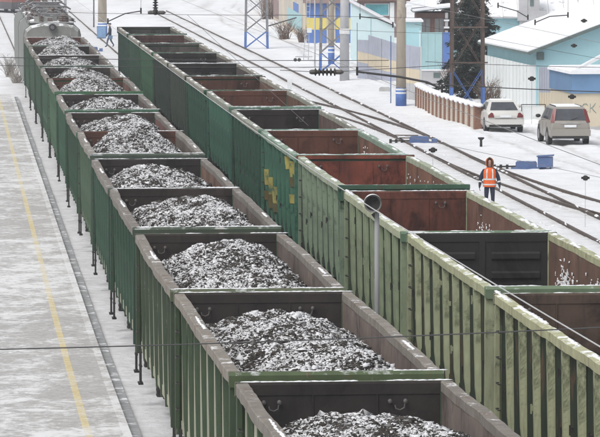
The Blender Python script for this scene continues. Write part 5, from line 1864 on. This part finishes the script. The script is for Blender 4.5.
def person(label, x, y, rz, pose, mats, hooded):
    o = thing('person', label, 'person', (x, y, -0.08), rz)
    V, Ed = [], []

    def add(p, r, link=None):
        V.append((*p, r))
        if link is not None:
            Ed.append((link, len(V) - 1))
        return len(V) - 1
    pel = add((0, 0, .95), (.18, .135))
    waist = add((0, 0, 1.10), (.165, .12), pel)
    chest = add((0, 0.01, 1.30), (.185, .125), waist)
    neckb = add((0, 0.01, 1.445), (.09, .08), chest)
    neck = add((0, -.01, 1.52), (.058, .06), neckb)
    jaw = add((0, -.03, 1.59), (.07, .08), neck)
    head = add((0, -.015, 1.68), (.085, .10), jaw)
    add((0, 0, 1.755), (.06, .07), head)
    for s, key in ((-1, 'L'), (1, 'R')):
        kn, an, toe = pose['leg' + key]
        h = add((s * .095, 0, .86), (.098, .105), pel)
        k = add(kn, .070, h)
        a = add(an, .050, k)
        t = add(toe, (.045, .035), a)
        el, wr, pd = pose['arm' + key]
        sh = add((s * .19, .01, 1.395), .088, chest)
        e = add(el, .072, sh)
        w = add(wr, .052, e)
        pd = Vector(pd).normalized()
        W0 = Vector(wr)
        pm = add(tuple(W0 + pd * .075), (.036, .02), w)
        side = Vector((0, 1, 0))
        for q, (off, ln) in enumerate(((-.030, .075), (-.010, .088), (.010, .082), (.030, .066))):
            f0 = add(tuple(W0 + pd * .115 + side * off), .0095, pm)
            f1 = add(tuple(W0 + pd * (.115 + ln * .55) + side * off + Vector((-s * .012, 0, 0))), .0085, f0)
            add(tuple(W0 + pd * (.115 + ln * .95) + side * off + Vector((-s * .032, 0, 0))), .0075, f1)
        t0 = add(tuple(W0 + pd * .05 - side * .042), .011, pm)
        add(tuple(W0 + pd * .105 - side * .058 + Vector((-s * .012, 0, 0))), .0085, t0)
    me = skin_mesh(V, Ed, pel)
    body = put('body', me, mats, o)
    idx = []
    for p in me.polygons:
        c = p.center
        if c.z > 1.53:
            idx.append(1)
        elif c.z < .10:
            idx.append(2)
        elif abs(c.x) > .2 and c.z < .92 and min((Vector(pose['armL'][1]) - c).length, (Vector(pose['armR'][1]) - c).length) < .24:
            idx.append(3)
        elif c.z < .93:
            idx.append(4)
        else:
            idx.append(0)
    me.polygons.foreach_set('material_index', idx)
    # face
    for s in (-1, 1):
        put('eye', MB().blob((s * .032, -.098, 1.665), .012, .008, .008, random.Random(1), jit=0), boot_m, o)
        put('ear', MB().blob((s * .088, 0.0, 1.655), .012, .022, .032, random.Random(1), jit=0), skin_c, o)
    put('nose', MB().prism([(-.112 + .005, 1.625), (-.138, 1.622), (-.105, 1.672)], -.013, .013, 'x'), skin_c, o)
    put('mouth', MB().blob((0, -.108, 1.59), .024, .006, .006, random.Random(1), jit=0), mat('lips', (0.25, 0.10, 0.09), 0.6), o)
    return o


pose_w = {'legL': ((-.11, -.03, .49), (-.115, .0, .09), (-.13, -.15, .035)), 'legR': ((.11, -.06, .49), (.11, .03, .09), (.13, -.12, .035)),
          'armL': ((-.30, .02, 1.14), (-.335, -.06, .90), (-.08, -.15, -1)), 'armR': ((.30, .03, 1.14), (.335, -.04, .90), (.08, -.1, -1))}
wk = person('worker in orange reflective vest and hood walking beside the empty train', 6.42, 143.6, R(0), pose_w,
            [navy, skin_c, boot_m, glove_m, navy], True)


def rings(secs, n=20, open_front=None):
    """loft of (z, rx, ry, yc) ellipses"""
    vs, fs = [], []
    for z, rx, ry, yc in secs:
        for k in range(n):
            a = 2 * math.pi * k / n
            c, s = math.cos(a), math.sin(a)
            e = 0.8
            vs.append((rx * math.copysign(abs(c) ** e, c), yc + ry * math.copysign(abs(s) ** e, s), z))
    for i in range(len(secs) - 1):
        for k in range(n):
            k2 = (k + 1) % n
            fs.append((i * n + k, i * n + k2, (i + 1) * n + k2, (i + 1) * n + k))
    return MB().add(vs, fs)


secs = [(.84, .215, .165, 0), (.88, .222, .172, 0), (.98, .214, .165, 0), (1.10, .210, .16, 0), (1.22, .218, .165, 0), (1.34, .222, .165, .005), (1.41, .20, .15, .01), (1.46, .14, .12, .01), (1.50, .095, .10, .01)]
vo = put('vest', rings(secs, 24).mesh('vest', True), vest_m, wk)
for z0, z1, r0, r1 in ((1.075, 1.125, .217, .215), (.90, .945, .226, .222)):
    put('reflective_band', rings([(z0, r0, r0 - .05, 0), (z1, r1, r1 - .05, 0)], 24).mesh('reflective_band', True), band_m, vo)
for s in (-1, 1):
    put('reflective_strap', MB().add([(s * .10 - .024, -.168, 1.12), (s * .10 + .024, -.168, 1.12), (s * .10 + .022, -.175, 1.33), (s * .10 - .022, -.175, 1.33), (s * .09 + .02, -.13, 1.45), (s * .09 - .02, -.13, 1.45)],
                                     [(0, 1, 2, 3), (3, 2, 4, 5)]), band_m, vo)
    put('sleeve_band', MB().tube([(s * .318, -.02, 1.03), (s * .326, -.035, .985)], .062, 12), band_m, wk)
# hood: shell around the head open to the face
vs, fs = [], []
nu, nv = 18, 10
for j in range(nv + 1):
    ph = math.pi * (0.02 + 0.88 * j / nv)
    for i in range(nu + 1):
        a = R(-90) + R(50) + (2 * math.pi - R(100)) * i / nu
        rr = math.sin(ph)
        vs.append((.15 * rr * math.cos(a), -.005 + .16 * rr * math.sin(a), 1.655 + .18 * math.cos(ph)))
for j in range(nv):
    for i in range(nu):
        k = j * (nu + 1) + i
        fs.append((k, k + 1, k + nu + 2, k + nu + 1))
ho = put('hood', MB().add(vs, fs).mesh('hood', True), hood_m, wk)
rim = [(.135 * math.sin(math.pi * t) * math.cos(R(-40)), -.02 + .145 * math.sin(math.pi * t) * math.sin(R(-40)), 1.655 + .17 * math.cos(math.pi * t)) for t in np.linspace(.04, .9, 9)]
put('fur_trim', MB().tube([(-a, b, c) for a, b, c in reversed(rim)] + rim, .02, 7), mat('fur_dark', (0.10, 0.055, 0.035), 0.95, 0.3, 20), ho)

pose_p = {'legL': ((-.09, -.16, .50), (-.09, -.22, .10), (-.10, -.36, .045)), 'legR': ((.09, .06, .49), (.09, .28, .14), (.10, .16, .06)),
          'armL': ((-.24, .10, 1.14), (-.24, .06, .90), (0, -.2, -1)), 'armR': ((.24, -.08, 1.14), (.24, -.24, .95), (0, -.6, -1))}
p2 = person('person in dark jacket walking across the snow by the far beige pole', -14.0, 313, R(-75), pose_p, [dark_cloth, skin_c, boot_m, glove_m, mat('jeans', (0.07, 0.10, 0.15), 0.9, 0.2, 8)], False)
put('cap', rings([(1.68, .105, .12, -.01), (1.73, .10, .115, -.005), (1.775, .07, .08, 0), (1.795, .01, .01, 0)], 14).mesh('cap', True), dark_cloth, p2)
put('bag', MB().prism([(-.12, .62), (.12, .62), (.14, .86), (-.14, .86)], .22, .32, 'x'), mat('bag_blue', (0.12, 0.2, 0.32), 0.8), p2)

# blue cabinet by the far pole
o = thing('relay_cabinet', 'pale blue cabinet with snowy lid at the foot of the far beige pole', 'cabinet', (-15.6, 334, -0.1))
put('case', MB().box(-0.35, 0.35, -0.3, 0.3, 0.05, 1.0), mat('cabinet_blue', (0.18, 0.30, 0.48), 0.6, seed=130), o)
put('lid', MB().box(-0.4, 0.4, -0.35, 0.35, 1.0, 1.08), snow_mat(), o)
put('door', MB().box(-0.3, 0.3, -0.325, -0.305, 0.1, 0.95), MATS['cabinet_blue'], o)
point_machine(-14.9, 304, R(0), 'blue point machine in the snow left of the far walking person')

# loose clods of snow along the free track
g = np.random.default_rng(77)
m = MB()
rr = random.Random(9)
for _ in range(1500):
    yy = g.uniform(125, 240)
    off = T3 + g.choice([-1.35, 1.35, 3.0, -3.2, 4.5]) + g.normal(0, .5)
    q = at(off, yy)
    s = g.uniform(.02, .07)
    m.blob((q.x, q.y, -0.085), s * 1.3, s * 1.3, s * .6, rr, seg=5, rings=3, jit=.3)
for _ in range(55):      # snow left lying across the rails
    yy = g.uniform(120, 240)
    q = at(T3 + g.choice([-.76, .76]), yy)
    m.blob((q.x, q.y, 0.02), g.uniform(.04, .09), g.uniform(.15, .9), .022, rr, seg=6, rings=3, jit=.3)
o = put('snow_clods', m, snow_mat())
tag(o, 'loose clods of snow scattered beside the free track', 'snow', kind='stuff')

# ================================================================ AIR
hz = NT('haze_air')
for n_ in list(hz.t.nodes):
    if n_.type == 'BSDF_PRINCIPLED':
        hz.t.nodes.remove(n_)
pv = hz.t.nodes.new('ShaderNodeVolumePrincipled')
pv.inputs['Color'].default_value = (0.93, 0.95, 1.0, 1)
pv.inputs['Density'].default_value = 0.00026
pv.inputs['Anisotropy'].default_value = 0.2
hz.t.links.new(pv.outputs[0], hz.t.nodes['Material Output'].inputs['Volume'])
haze = put('haze', MB().box(-890, 890, -90, 2490, -1.2, 14), hz.m)
tag(haze, kind='stuff')
